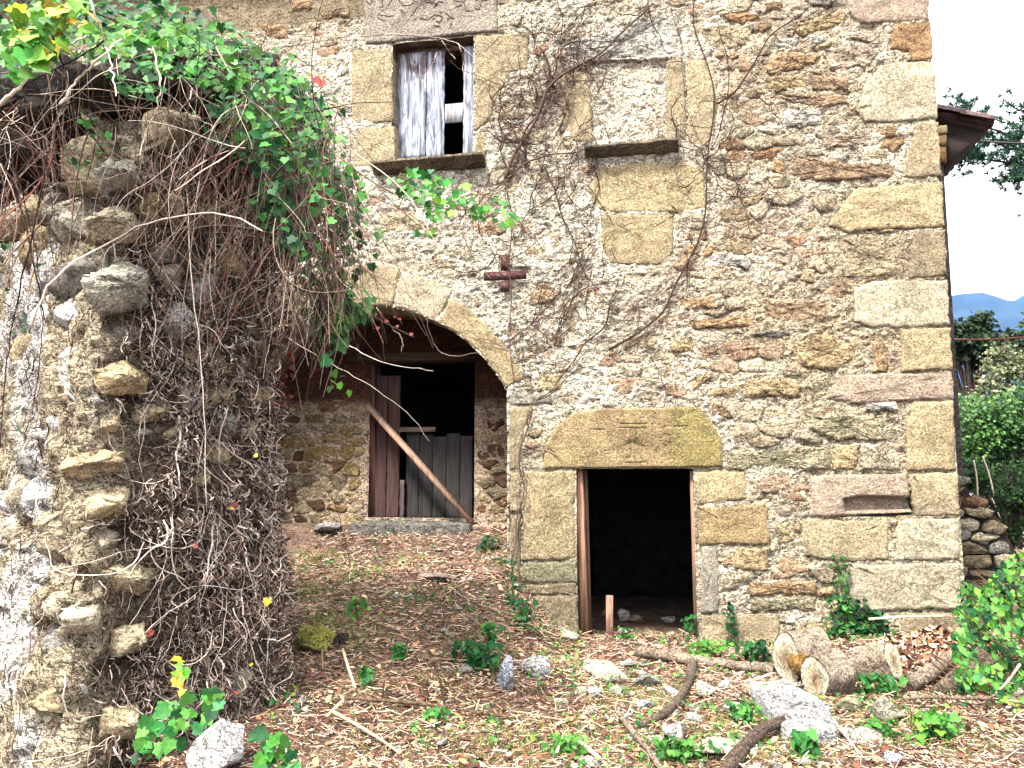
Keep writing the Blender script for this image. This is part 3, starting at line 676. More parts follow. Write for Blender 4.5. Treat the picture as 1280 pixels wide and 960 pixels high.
# --- shutter
YS = .16
shut = thing('shutter', ((W_OP[0, 0] + W_OP[1, 0]) / 2, YS, W_OP[2, 1]), None, None, parent=house); del shut  # placeholder removed below
bpy.data.objects.remove(bpy.data.objects['shutter'])
def plank(px0, px1, vt_, vb_, Y_, name, m, col, parent, th_=.028, tilt=0.0):
    x0, x1 = P(px0, (vt_ + vb_) / 2, Y_)[0], P(px1, (vt_ + vb_) / 2, Y_)[0]; z1, z0 = P((px0 + px1) / 2, vt_, Y_)[2], P((px0 + px1) / 2, vb_, Y_)[2]
    nz = max(3, int((z1 - z0) / .05)); V = []
    for i, z in enumerate(np.linspace(z0, z1, nz)):
        jx = .003 * math.sin(i * 2.1 + px0)
        e = .004
        for x, y in ((x0 + e, Y_ - th_), (x1 - e, Y_ - th_), (x1, Y_ - th_ + e), (x1, Y_), (x0, Y_), (x0, Y_ - th_ + e)): V.append((x + jx + tilt * (z - z0), y + .002 * math.sin(i * 1.3 + px1), z))
    F = [np.array([[i * 6 + k, i * 6 + (k + 1) % 6, (i + 1) * 6 + (k + 1) % 6, (i + 1) * 6 + k] for i in range(nz - 1) for k in range(6)]), np.array([[5, 4, 3, 2, 1, 0], [(nz - 1) * 6 + k for k in range(6)]])]
    return mk(name, np.array(V), F, np.array(col) if not callable(col) else col(np.array(V)), m, parent)
fr = MB(); wx0, wx1, wz0, wz1 = W_OP[0, 0], W_OP[1, 0], W_OP[2, 1], W_OP[0, 1]
fr.box(((wx0 + .02), YS + .02, (wz0 + wz1) / 2), (.04, .06, wz1 - wz0), col=(.16, .12, .10), bev=.005)
fr.box(((wx0 + wx1) / 2, YS + .02, wz1 - .02), (wx1 - wx0 - .08, .06, .05), col=(.10, .07, .06), bev=.005)
frame_o = fr.build('window_frame', M['wood_z'], house)
zbr = P(540, 105, YS)[2]
def shcol(V):
    f = sm(V[:, 2] + .08 * fbm(V[:, 0] * 30, V[:, 2] * 3, 0, 2, 12), zbr - .05, zbr + .25)[:, None]
    return np.array((.11, .12, .16)) * (1 - f) + np.array((.09, .055, .05)) * f
plank(498, 533, 68, 199, YS, 'plank', M['shutter'], shcol, frame_o)
plank(534, 556, 66, 199, YS, 'plank', M['shutter'], shcol, frame_o)
plank(580, 593, 60, 197, YS, 'plank', M['shutter'], shcol, frame_o)
plank(557, 579, 131, 154, YS + .004, 'cross_rail', M['shutter'], lambda V: np.tile(np.array((.30, .28, .27)), (len(V), 1)), frame_o)
# --- small doorway frame
dfw = MB()
def post(px, vt_, vb_, Y_, w_, d_, col, name='door_post', lean=0.0, m='wood_z', parent=house):
    a, b = P(px, vt_, Y_), P(px + lean, vb_, Y_); b[2] = max(b[2], float(gz(b[0], Y_)) - .05) if vb_ > 700 else b[2]
    z = Vector(a - b); L_ = z.length; q = z.to_track_quat('Z', 'Y').to_matrix()
    return MB().box((a + b) / 2, (w_, d_, L_), rot=q, col=col, bev=.006).build(name, M[m], parent)
post(724, 588, 806, .10, .075, .07, (.20, .105, .065), lean=8)
post(867, 588, 812, .08, .045, .07, (.17, .10, .065), lean=6)
post(731, 588, 806, .20, .03, .05, (.10, .055, .035), lean=6)
# --- porch door
YD = YB + .10
door = post(463, 455, 652, YD, .06, .10, (.12, .05, .04), 'door_frame', lean=2)
def pcol(c1, c2, a, b):
    za, zb = P(500, a, YD)[2], P(500, b, YD)[2]
    return lambda V: np.array(c1) * (1 - sm(V[:, 2], zb, za)[:, None]) + np.array(c2) * sm(V[:, 2], zb, za)[:, None]
for a, b in ((470, 484), (485, 500)): plank(a, b, 470, 650, YD, 'plank', M['wood_z'], (.050, .024, .020), door)
plank(500.5, 506, 600, 650, YD, 'plank', M['wood_z'], (.06, .045, .04), door)
for a, b, t_ in ((508.5, 524.2, 540), (524.8, 541.2, 543), (541.8, 558.2, 546), (558.8, 575.2, 542), (575.8, 591, 545)): plank(a, b, t_, 650, YD + .05, 'plank', M['wood_z'], (.024, .020, .019), door)
plank(500, 545, 534, 540, YD - .01, 'cross_rail', M['wood_x'], (.12, .08, .06), door)
st = MB(); xa, xb = P(455, 650, YB)[0], P(600, 650, YB)[0]
thr = np.array([(xa, 0), (xb, 0)]); za_ = P(520, 652, YB - .1)[2]
V, F, Qs = stone_geo(np.array([(P(452, 650, .7)[0], .36), (P(596, 650, .7)[0], .40), (P(592, 650, .7)[0], .80), (P(458, 650, .7)[0], .80)]), 0, .12, .02, .008, .012, .03, frame=lambda q, h: np.stack([q[:, 0], q[:, 1], za_ + h], 1))
mk('door_step', V, F, np.array(GRY) * .6, M['rubble'], house, smooth=True)
# loose diagonal timber leaning across the porch door
a, b = P(461, 508, YB - .06), P(590, 653, YB - .22); z = Vector(a - b); q = z.to_track_quat('Z', 'Y').to_matrix()
tag(MB().box((a + b) / 2, (.10, .045, z.length), rot=q, col=(.24, .15, .10), bev=.008).build('leaning_timber', M['wood_z']), 'brown squared timber leaning diagonally across the porch door', 'timber')
# wall cross
cr = thing('wall_cross', P(631, 342), 'dark red painted cross fixed to the wall above the porch', 'cross')
a, b = P(605, 345, -.05), P(658, 344, -.05)
MB().box((a + b) / 2, (b[0] - a[0], .008, .088), col=(.055, .024, .022)).build('cross_arm', M['paint'], cr)
a, b = P(631, 318, -.05), P(631, 365, -.05)
for z1_, z0_ in ((a[2], P(631, 338.5, -.05)[2] + .002), (P(631, 351, -.05)[2] - .002, b[2])):
    MB().box((a[0], -.05, (z1_ + z0_) / 2), (.082, .007, z1_ - z0_), col=(.05, .022, .02)).build('cross_upright', M['paint'], cr)
mo = MB()
for u0, v0, u1, v1 in ((607, 340, 614, 349), (620, 343, 626, 346), (629, 341, 633, 346), (633, 341, 629, 346), (629, 322, 634, 330), (630, 354, 631, 360), (647, 344, 651, 343)):
    mo.add(*tubes([[P(u0, v0, -.057), P(u1, v1, -.057)]], .0025, [(.2, .14, .13)], 4))
mo.build('carved_motif', M['paint'], cr)
# ================================================================== RUINED WALL in the foreground
A2 = np.array([P(106, 600, -3.8)[0], -3.8]); C2 = np.array([P(346, 600, -2.7)[0], -2.7])
fd = np.array([-.92, .39]); e1 = (C2 - A2) / np.linalg.norm(C2 - A2); TH = np.linalg.norm(C2 - A2)
LF = 2.6
path = smooth_line([A2 + fd * LF, A2 + fd * .25, A2, A2 + e1 * .2, C2 - e1 * .15, C2, C2 + fd * .15, C2 + fd * 1.4], 500)
plen = np.concatenate([[0], np.cumsum(np.linalg.norm(np.diff(path, axis=0), axis=1))])
tg = np.gradient(path, axis=0); tg /= np.linalg.norm(tg, axis=1, keepdims=True); nrmp = np.stack([tg[:, 1], -tg[:, 0]], 1)
S0 = float(plen[np.argmin(np.hypot(*(path - A2).T))]); S1 = float(plen[np.argmin(np.hypot(*(path - C2).T))])
def wf(s, z, h):
    """wall coordinates (along, up, out) -> world"""
    s = np.asarray(s, float); bat = -.035 * (np.asarray(z) - 1.5)
    px_ = np.interp(s, plen, path[:, 0]); py_ = np.interp(s, plen, path[:, 1])
    nx_ = np.interp(s, plen, nrmp[:, 0]); ny_ = np.interp(s, plen, nrmp[:, 1])
    return np.stack([px_ + nx_ * (h + bat), py_ + ny_ * (h + bat), z + 0 * s], -1)
def PW(u, v):
    d = ray(u, v)
    def hit(p, e):
        n = np.array([e[1], -e[0]]); t = ((p - CAM[:2]) @ n) / (d[:2] @ n); q = CAM + d * t
        return (q[:2] - p) @ e, q[2]
    a, z = hit(A2, e1)
    if a > 0: return S0 + a, z
    a, z = hit(A2, fd); return S0 - a, z
ruin = thing('ruined_wall', (A2[0], A2[1], 0), 'crumbling end of a rubble wall in the left foreground, matted with dried creeper', 'wall')
ss = np.arange(0, plen[-1], .017); zz = np.arange(-.3, 3.75, .017); Sg, Zg = np.meshgrid(ss, zz, indexing='ij')
Hr = .10 * fbm(Sg * 1.8, Zg * 1.5, 0, 4, 201) + .05 * fbm(Sg * 7, Zg * 6, 0, 4, 202, .6) + .02 * fbm(Sg * 24, Zg * 24, 0, 3, 203)
Hr -= .09 * sm(fbm(Sg * 5, Zg * 4, 0, 3, 204), .2, .5)
Hr -= .50 * sm(Zg, 2.75, 3.0) * (1 - sm(Zg, 3.35, 3.6)) * (1 - sm(Sg, S0 - .25, S0 + .1)) * sm(Sg, .3, .8)          # hollow under the overhanging ivy
for (u, v), rr, dp in (((150, 250), .16, .22), ((150, 405), .16, .15), ((165, 835), .15, .16), ((175, 520), .10, .1), ((210, 330), .12, .1), ((140, 668), .08, .1)):
    s_, z_ = PW(u, v); Hr -= .75 * dp * np.exp(-(((Sg - s_) / rr) ** 2 + ((Zg - z_) / (rr * .45)) ** 2))
inset = .45 * sm(Zg, 3.1, 3.75) ** 1.5
Zg2 = Zg * (1 + .10 * (1 - sm(Sg, S0 - .9, S0 + .3)) * sm(Zg, 1.5, 3.5)); Vr = wf(Sg, Zg2, Hr - inset)
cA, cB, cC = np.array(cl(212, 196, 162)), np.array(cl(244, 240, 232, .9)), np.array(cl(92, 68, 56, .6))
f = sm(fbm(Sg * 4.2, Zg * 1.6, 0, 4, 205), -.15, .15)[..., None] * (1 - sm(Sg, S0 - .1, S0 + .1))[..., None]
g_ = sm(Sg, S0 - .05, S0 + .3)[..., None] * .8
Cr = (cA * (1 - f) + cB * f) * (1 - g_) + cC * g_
Cr = Cr * (1 + .3 * fbm(Sg * 12, Zg * 12, 0, 3, 206))[..., None]
mk('wall_core', Vr, grid_faces(len(ss), len(zz)), Cr.reshape(-1, 3), M['mortar'], ruin, smooth=True)
tp = MB(); n = len(ss); tv = Vr[:, -1]; cc_ = np.array([A2[0] - .7, A2[1] + .9, 3.85])
tp.add(np.vstack([tv, cc_[None]]), np.stack([np.arange(n - 1), np.arange(1, n), np.full(n - 1, n)], 1), (.10, .075, .05)); tp.build('wall_top', M['earth'], ruin)
wframe = lambda q, h: wf(q[:, 0], q[:, 1], h)
PK = [([(107,347),(150,325),(187,335),(184,383),(130,392),(108,370)],cl(176,176,164),.16),([(113,462),(150,450),(197,470),(172,491),(120,488)],OCH,.13),([(168,505),(201,504),(200,524),(172,525)],YEL,.10),
 ([(90,566),(150,564),(148,590),(88,601)],OCH,.12),([(103,612),(150,609),(153,645),(106,651)],YEL,.13),([(113,713),(165,698),(187,713),(178,738),(138,743)],YEL,.13),([(132,790),(172,778),(177,812),(138,820)],TAN,.12),
 ([(115,886),(160,877),(166,920),(117,923)],YEL,.12),([(115,206),(170,197),(182,235),(120,243)],cl(186,184,172),.13),([(314,586),(353,585),(356,622),(310,622)],GRY,.06),([(290,421),(337,420),(338,440),(292,441)],cl(160,156,152),.06),
 ([(316,486),(340,485),(340,507),(318,507)],OCH,.05),([(266,443),(288,444),(284,471),(266,468)],YEL,.05),([(104,268),(158,256),(188,290),(150,302),(100,300)],PALE,.10),([(200,130),(260,140),(250,185),(195,180)],GT,.08),
 ([(80,432),(99,430),(102,506),(86,503)],WHITE,.06),([(48,530),(68,531),(66,556),(50,555)],WHITE,.06),([(60,250),(85,240),(90,290),(62,300)],GRY,.05),([(70,170),(100,160),(105,230),(75,240)],TAN,.05),([(60,640),(80,640),(82,700),(60,702)],GT,.05),
 ([(40,790),(62,788),(64,868),(42,866)],WHITE,.04),([(230,590),(262,585),(264,612),(232,616)],TAN,.05),([(205,640),(232,636),(236,664),(206,668)],OCH,.05),([(60,860),(85,858),(86,890),(62,892)],OCH,.05)]
pk_polys = [np.array([PW(*p) for p in k[0]]) for k in PK]
for (px_, c, pr), q in zip(PK, pk_polys):
    if area(q) < 1e-4: continue
    V, F, Qs = stone_geo(q, pr * .5, .15, .06, .018, .018, .022, frame=wframe, pillow=.05)
    mk('stone', V, F, (np.array(c) * .7 + np.array(PALE) * .42) * (1 + .25 * fbm(Qs[:, 0] * 8, Qs[:, 1] * 9, 0, 3, 207))[:, None], M['boulder'], ruin, smooth=True)
cells2 = rubble_layout((.4, S1 + .2, .0, 3.3), pk_polys, .25, .20, 1.05, gap=.012, sizes=(.5, 1.3))
for cp in cells2:
    if NR.rand() < .35: continue
    side = cp[:, 0].mean() > S0 + .12
    c = np.array([YEL, TAN, GRY, WHITE, PALE, PALE][NR.randint(6)]) * NR.uniform(.85, 1.1)
    V, F, Qs = stone_geo(cp, NR.uniform(-.02, .03) + (-.01 if side else .01), .12, .05, .014, .016, .03, frame=wframe, pillow=.03)
    mk('stone', V, F, c * (1 + .25 * fbm(Qs[:, 0] * 8, Qs[:, 1] * 9, 0, 3, 208))[:, None], M['boulder'], ruin, smooth=True)
# ================================================================== leaves
def leaf_shape(lobes=True, cup=.12):
    if lobes:
        o = [(0, 0), (.20, -.13), (.46, -.03), (.42, .20), (.54, .44), (.33, .54), (.20, .74), (0, .98), (-.20, .74), (-.33, .54), (-.54, .44), (-.42, .20), (-.46, -.03), (-.20, -.13)]
    else:
        o = [(0, 0), (.26, .18), (.34, .5), (.2, .82), (0, 1.0), (-.2, .82), (-.34, .5), (-.26, .18)]
    V = [(x, y, cup * (abs(x) * 1.3 + .4 * y * y * -1)) for x, y in o] + [(0, .35, -.02)]
    n = len(o); F = np.array([[i, (i + 1) % n, n] for i in range(n)])
    return np.array(V), F
LV, LFc = leaf_shape(); OV, OF = leaf_shape(False)
def quick(n): # four-corner leaf for far foliage
    return np.array([(0, 0, 0), (.38, .45, .1), (0, 1, -.05), (-.38, .45, .1)]), np.array([[0, 1, 2, 3]])
def rotm(nrm, spin):
    """matrices whose z axis is nrm, y axis mostly down turned by spin"""
    nrm = nrm / (np.linalg.norm(nrm, axis=1, keepdims=True) + 1e-9)
    dn = np.tile([0, 0, -1.0], (len(nrm), 1)) + np.array([.01, .02, 0]); y = dn - (dn * nrm).sum(1, keepdims=True) * nrm; y /= np.linalg.norm(y, axis=1, keepdims=True) + 1e-9
    x = np.cross(y, nrm); c, s = np.cos(spin)[:, None], np.sin(spin)[:, None]
    y2 = y * c + x * s; x2 = np.cross(y2, nrm); return np.stack([x2, y2, nrm], -1)
def leaf_mesh(Pc, nrm, size, col, shape, spin=None):
    V0, F0 = shape; n = len(Pc); spin = NR.normal(0, .7, n) if spin is None else spin
    Mx = rotm(nrm, spin); V = np.einsum('nij,kj->nki', Mx, V0) * size[:, None, None] + Pc[:, None]
    F = F0[None] + (np.arange(n) * len(V0))[:, None, None]
    return V.reshape(-1, 3), F.reshape(-1, F0.shape[1]), np.repeat(col, len(V0), 0)
def pick(cols, n, var=.15):
    c = np.array(cols)[NR.randint(0, len(cols), n)]; return c * (1 + NR.uniform(-var, var, (n, 1)))
GREENS = [lin((60, 130, 56), .62), lin((44, 108, 56), .6), lin((84, 152, 62), .65), lin((36, 90, 52), .55), lin((110, 166, 74), .7)]
LIMES = [lin((120, 178, 60), .75), lin((160, 196, 66), .8), lin((88, 156, 60), .7)]
LM = [mesh('leaf', LV, LFc, c, M['leaf_v']) for c in GREENS + LIMES] + [mesh('leaf', LV, LFc, lin((150, 50, 45), .7), M['leaf_v']), mesh('leaf', LV, LFc, lin((226, 190, 60), .8), M['leaf_v'])]
def leaf_parts(Pc, nrm, size, kinds, parent, spin=None):
    Mx = rotm(nrm, NR.normal(0, .7, len(Pc)) if spin is None else spin)
    for p, m_, s_, k in zip(Pc, Mx, size, kinds):
        o = bpy.data.objects.new('leaf', LM[k]); COL.link(o); o.parent = parent
        mt = Matrix(m_.tolist()).to_4x4(); o.matrix_local = Matrix.Translation(Vector(p - WO[parent])) @ mt @ Matrix.Diagonal((s_, s_, s_, 1))
def in_poly(poly, n, gauss=None):
    poly = np.array(poly, float); lo, hi = poly.min(0), poly.max(0); out = []
    while len(out) < n:
        q = NR.uniform(lo, hi, (n * 2, 2)); _, i = seg_d(q, poly); out += list(q[i])
    return np.array(out[:n])
def p3(uv, Ys): return np.array([P(u, v, y) for (u, v), y in zip(uv, Ys)])
def camn(n, jit=.6):
    v = np.tile([.3, -.75, .55], (n, 1)) + NR.normal(0, jit, (n, 3)); return v / np.linalg.norm(v, axis=1, keepdims=True)
# ================================================================== dried creeper matting on the ruined wall
STC = [lin((140, 114, 102), .5), lin((184, 160, 142), .66), lin((100, 76, 64), .42), lin((222, 206, 190), .86), lin((70, 50, 42), .28)]
def walk(s, z, ds, dz, n, step, curl, grav=0.0):
    S = len(s); a = np.arctan2(dz, ds); L = [np.stack([s, z], 1)]; w_ = NR.normal(0, curl, S)
    for k in range(n - 1):
        w_ = w_ * .7 + NR.normal(0, curl, S); a = a + w_
        if grav: a = a - grav * np.cos(a) * 1.0
        L.append(L[-1] + np.stack([np.cos(a), np.sin(a)], 1) * step[:, None])
    return np.stack(L, 1)
ivy = thing('ivy', (A2[0], A2[1], 3.6), 'tangled ivy with bright green leaves and bare trailing stems draped over the ruined wall', 'ivy')
def mat(n, s0, s1, z0, z1, step, npt, rad, hmax, name, cols=STC, curl=.42, cover=None):
    s = NR.uniform(s0, s1, n); z = z0 + (z1 - z0) * NR.rand(n)
    if cover is not None:
        k = cover(s, z) > NR.rand(n); s, z = s[k], z[k]; n = len(s)
    a = NR.choice([-1.57, -1.2, -1.9, -.3, 2.8], n, p=[.35, .2, .2, .13, .12]) + NR.normal(0, .35, n)
    if npt > 10: a = -1.57 + NR.normal(0, .28, n)
    W = walk(s, z, np.cos(a), np.sin(a), npt, NR.uniform(.7, 1.3, n) * step, curl, .03)
    h = (NR.uniform(.0, hmax, n)[:, None] + .02 * np.sin(np.linspace(0, 6, npt)[None] + NR.uniform(0, 6, (n, 1))))
    surf = .10 * fbm(W[..., 0] * 1.8, W[..., 1] * 1.5, 0, 4, 201) + .05 * fbm(W[..., 0] * 7, W[..., 1] * 6, 0, 4, 202, .6)
    Pp = wf(np.clip(W[..., 0], .02, plen[-1] - .02), W[..., 1], surf + h)
    Rr = NR.gamma(3, rad / 3, n)[:, None].clip(rad * .45, rad * 3) * np.linspace(1.1, .5, npt)[None]
    V, F, C = tubes(Pp, Rr, pick(cols, n, .2), 3, cap=False)
    o = mk(name, V, F, C, M['stem'], ivy, smooth=True); o['kind'] = 'stuff'; return o
zlow = .35
cov = lambda s, z: np.clip(.30 + .7 * sm(s, S0 + .1, S0 + .45), 0, 1) * np.clip(1.05 - .45 * sm(z, 2.0, 3.0), 0, 1) * sm(fbm(s * 3, z * 2.4, 0, 3, 211), -.45, .0)
mat(12000, S0 + .12, S1 + .08, .1, 3.3, .019, 5, .0026, .085, 'matted_stems', curl=.28, cover=cov)
mat(380, S0 + .15, S1 + .1, .1, 3.2, .045, 14, .0028, .10, 'matted_stems', cols=[STC[0], STC[1], STC[3], STC[3]], curl=.16, cover=cov)
mat(420, .5, S0 + .2, .0, 3.3, .035, 12, .0019, .03, 'matted_stems', curl=.10)
mat(1600, .5, S0 + .25, .0, 3.3, .018, 5, .0019, .03, 'matted_stems', curl=.25)
# fringe on the right-hand edge of the wall and clumps lower down
mat(2000, S1 - .12, S1 + .22, .3, 3.3, .020, 6, .0027, .12, 'matted_stems', curl=.25)
# overhanging mass: bare stems springing from the wall top, arching and hanging
def hang(n, poly, y0, y1, npt, step, rad, cols, name, down=.25, a0=(-3.2, .4), parent=ivy, yv=.35):
    uv = in_poly(poly, n); st_ = p3(uv, NR.uniform(y0, y1, n))
    d = NR.normal(0, .42, (n, 3)); d[:, 2] -= down + .25; L = [st_]; stp = NR.uniform(.6, 1.5, n)[:, None] * step; wv = NR.normal(0, .2, (n, 3))
    for k in range(npt - 1):
        wv = wv * .8 + NR.normal(0, .065, (n, 3)); d = d + wv * .6; d[:, 2] -= .05; d /= np.linalg.norm(d, axis=1, keepdims=True); L.append(L[-1] + d * stp)
    Pp = np.stack(L, 1); Rr = NR.gamma(2.5, rad / 2.5, n)[:, None].clip(rad * .45, rad * 3) * np.linspace(1.1, .45, npt)[None]
    V, F, C = tubes(Pp, Rr, pick(cols, n, .2), 3, cap=False); o = mk(name, V, F, C, M['stem'], parent, smooth=True); o['kind'] = 'stuff'; return o
MASS = [(-20, 60), (60, 30), (160, 25), (260, 50), (340, 90), (400, 160), (430, 240), (440, 330), (400, 330), (360, 240), (300, 250), (230, 190), (150, 170), (70, 190), (40, 260), (-20, 260)]
hang(380, MASS, -3.85, -2.9, 14, .045, .0022, STC, 'tangled_stems', .1)
hang(260, [(60, 60), (250, 60), (360, 120), (420, 230), (380, 300), (280, 260), (190, 230), (90, 200)], -3.8, -3.0, 18, .05, .0023, [STC[1], STC[0], STC[0], STC[2]], 'tangled_stems', 1.2)
hang(230, [(230, 40), (330, 60), (430, 140), (450, 240), (380, 240), (300, 150)], -3.8, -3.0, 18, .05, .0022, [STC[0], STC[1], STC[2], lin((150, 100, 90), .5)], 'tangled_stems', 1.0)
hang(260, [(340, 300), (440, 300), (420, 400), (350, 380)], -2.9, -2.5, 14, .03, .0022, STC, 'tangled_stems', .9)
hang(90, [(-20, 120), (90, 120), (90, 260), (-20, 400)], -3.7, -3.3, 16, .05, .0028, [STC[0], lin((120, 70, 60), .6)], 'tangled_stems', .7)
# dark brown blobs added inside the mass, standing in for its deep shade
hs_ = MB()
for u, v, y, rx, rz in ((30, 175, -2.9, .9, .50), (-80, 230, -2.8, .8, .7), (200, 130, -3.0, .7, .26), (320, 170, -2.75, .42, .36), (120, 125, -3.3, .5, .2), (345, 250, -2.72, .26, .5), (300, 110, -2.9, .35, .25)):
    c = P(u, v, y); k = 14; th_, ph = np.meshgrid(np.linspace(0, 2 * math.pi, 2 * k, endpoint=False), np.linspace(0.05, math.pi - .05, k), indexing='ij')
    D = np.stack([np.cos(th_) * np.sin(ph), np.sin(th_) * np.sin(ph), np.cos(ph)], -1); r_ = 1 + .35 * fbm(D[..., 0] * 2 + u, D[..., 1] * 2, D[..., 2] * 2, 4, 221) + .30 * fbm(D[..., 0] * 9 + u, D[..., 1] * 9, D[..., 2] * 9, 2, 222)
    V = c + D * np.array([rx, rx * .55, rz]) * r_[..., None]; i = np.arange(2 * k)[:, None] * k + np.arange(k - 1)[None]; i2 = ((np.arange(2 * k) + 1) % (2 * k))[:, None] * k + np.arange(k - 1)[None]
    hs_.add(V.reshape(-1, 3), np.stack([i, i2, i2 + 1, i + 1], -1).reshape(-1, 4), (.045, .034, .026))
hs_.build('shade_backing', M['earth'], ivy, smooth=True)['kind'] = 'stuff'
# long single stems one can follow
LS = [([(480, 42), (535, 44), (572, 52), (592, 72)], .004, -.12, 3), ([(552, 50), (562, 66), (570, 74)], .003, -.11, 3), ([(545, 66), (540, 84), (528, 96)], .003, -.10, 3), ([(572, 54), (580, 70), (578, 90)], .003, -.11, 3), ([(0, 132), (40, 92), (72, 62), (110, 45)], .016, -4.0, 3), ([(75, 130), (100, 95), (130, 68), (150, 50)], .012, -4.05, 3), ([(110, -10), (128, 40), (140, 80), (146, 120)], .010, -4.1, 3), ([(272, 130), (292, 168), (312, 240), (328, 330)], .014, -3.35, 0),
      ([(318, 110), (345, 200), (352, 270), (356, 345), (350, 420)], .011, -3.1, 1), ([(40, 405), (58, 355), (95, 325), (125, 310), (180, 278), (240, 266), (290, 268), (330, 290)], .010, -3.75, 3), ([(190, 60), (205, 110), (178, 180), (176, 195)], .008, -4.0, 3), ([(240, 110), (232, 175), (236, 330), (255, 480), (258, 640)], .007, -3.35, 3),
      ([(300, 250), (262, 300), (248, 380), (250, 520)], .007, -3.3, 1), ([(328, 110), (355, 150), (370, 178)], .010, -3.2, 3), ([(60, 190), (40, 300), (10, 420), (0, 560)], .009, -3.7, 4), ([(20, 210), (60, 380), (40, 520)], .006, -3.72, 4), ([(0, 195), (30, 260), (55, 400)], .012, -3.6, 4),
      ([(180, 70), (250, 90), (340, 60), (440, 46), (500, 42), (560, 52), (590, 70)], .005, -2.6, 2), ([(345, 415), (425, 460), (480, 492), (520, 525), (535, 552)], .0045, -1.6, 3), ([(380, 400), (447, 437), (480, 456), (520, 460), (541, 464)], .0055, -1.5, 3), ([(330, 120), (420, 125), (440, 170), (505, 245)], .006, -1.9, 2),
      ([(400, 215), (440, 235), (506, 262), (540, 290)], .006, -1.7, 2), ([(470, 384), (490, 410), (505, 425), (500, 440)], .004, -1.5, 1), ([(530, 380), (540, 430), (560, 448), (600, 440)], .004, -1.4, 1), ([(415, 620), (440, 700), (430, 760)], .004, -1.9, 4), ([(300, 80), (360, 100), (410, 140), (440, 200)], .006, -2.9, 1), ([(350, 60), (400, 90), (445, 130)], .005, -2.8, 2)]
for px_, rad, y, ci in LS:
    n = 22; uv = smooth_line(px_, n); ys = y + .08 * np.sin(np.linspace(0, 7, n) + rad * 999); pts = np.array([P(a, b, c) for (a, b), c in zip(uv, ys)]) + NR.normal(0, .004, (n, 3))
    V, F, C = tubes(pts[None], np.linspace(rad, rad * .5, n)[None] * .62, STC[ci], 6); mk('stem', V, F, C, M['stem'], ivy, smooth=True)
# leaves: (polygon, depth range, count, size, palette index list, share of separately built leaves)
REG = [([(-20, -30), (140, -20), (250, -5), (330, 40), (300, 90), (200, 70), (80, 90), (-20, 150)], -3.5, -2.8, 560, .06, [3, 1, 0, 2], 0),
       ([(120, 30), (300, 30), (400, 100), (450, 200), (455, 300), (420, 330), (360, 250), (300, 200), (180, 120)], -3.2, -2.75, 900, .055, [3, 1, 3], 0),  # inner layer in dark greens, the shade between leaves painted in
       ([(250, 100), (340, 130), (420, 220), (440, 320), (380, 330), (300, 230)], -3.9, -3.4, 170, .05, [0, 1, 2, 1], 0),
       ([(100, 60), (250, 60), (300, 110), (180, 130), (110, 110)], -4.1, -3.6, 80, .05, [0, 1, 7], 0),
       ([(400, 190), (470, 215), (484, 300), (470, 400), (440, 470), (400, 450), (365, 340)], -2.8, -2.35, 230, .062, [0, 1, 2, 7, 3], .1),
       ([(-10, -10), (110, -10), (120, 40), (60, 75), (10, 110), (-10, 80)], -4.3, -3.8, 170, .085, [5, 6, 5, 7, 2, 9], .35),
       ([(90, 10), (250, 10), (300, 50), (250, 90), (150, 85), (90, 60)], -4.05, -3.3, 240, .056, [0, 2, 5, 7, 4], .06),
       ([(200, 20), (300, 10), (370, 60), (420, 110), (450, 190), (465, 290), (430, 330), (395, 240), (340, 180), (270, 130), (220, 90)], -3.9, -2.9, 760, .054, [0, 1, 2, 7, 4, 1], .04),
       ([(230, 110), (330, 150), (390, 260), (400, 330), (350, 330), (310, 240), (250, 180)], -3.7, -3.1, 260, .05, [1, 3, 0], .02),
       ([(385, 345), (455, 340), (472, 385), (445, 420), (430, 470), (400, 465), (395, 400)], -2.7, -2.3, 170, .078, [0, 1, 2, 7], .25),
       ([(355, 340), (400, 320), (410, 400), (365, 400)], -2.8, -2.4, 40, .05, [0, 2, 1], .2),
       ([(410, 460), (440, 470), (440, 492), (412, 490)], -2.4, -2.3, 6, .045, [5, 7], 1),
       ([(170, 905), (225, 865), (285, 860), (265, 900), (200, 940), (170, 950)], -4.15, -3.95, 46, .060, [7, 2, 0, 1], .8),
       ([(320, 915), (345, 905), (365, 925), (372, 958), (325, 958)], -4.1, -3.95, 30, .058, [7, 2, 0, 1], .8),
       ([(215, 820), (235, 822), (232, 850), (216, 850)], -4.1, -4.0, 6, .05, [5, 9], 1),
       ([(-10, 300), (60, 300), (30, 520), (-10, 620)], -3.6, -3.4, 20, .035, [1], 0),
       ([(60, 160), (130, 140), (160, 190), (100, 210)], -3.9, -3.7, 14, .045, [1, 2], .2),
       ([(150, 560), (200, 540), (340, 560), (340, 900), (200, 900)], -3.6, -3.4, 10, .04, [9, 8], .0),
       ([(355, 350), (372, 340), (395, 345), (390, 360)], -2.7, -2.6, 4, .05, [8], 1), ([(385, 92), (405, 92), (405, 103), (388, 102)], -3.3, -3.2, 3, .05, [8], 1),
       ([(455, 385), (500, 395), (520, 420), (470, 410)], -1.6, -1.5, 9, .035, [8], .3), ([(340, 350), (365, 340), (370, 500), (345, 520)], -2.7, -2.6, 60, .04, [8], .05)]
V_, F_, C_, nn = [], [], [], 0
PALS = GREENS + LIMES + [lin((150, 70, 60), .6), lin((226, 190, 60), .8)]
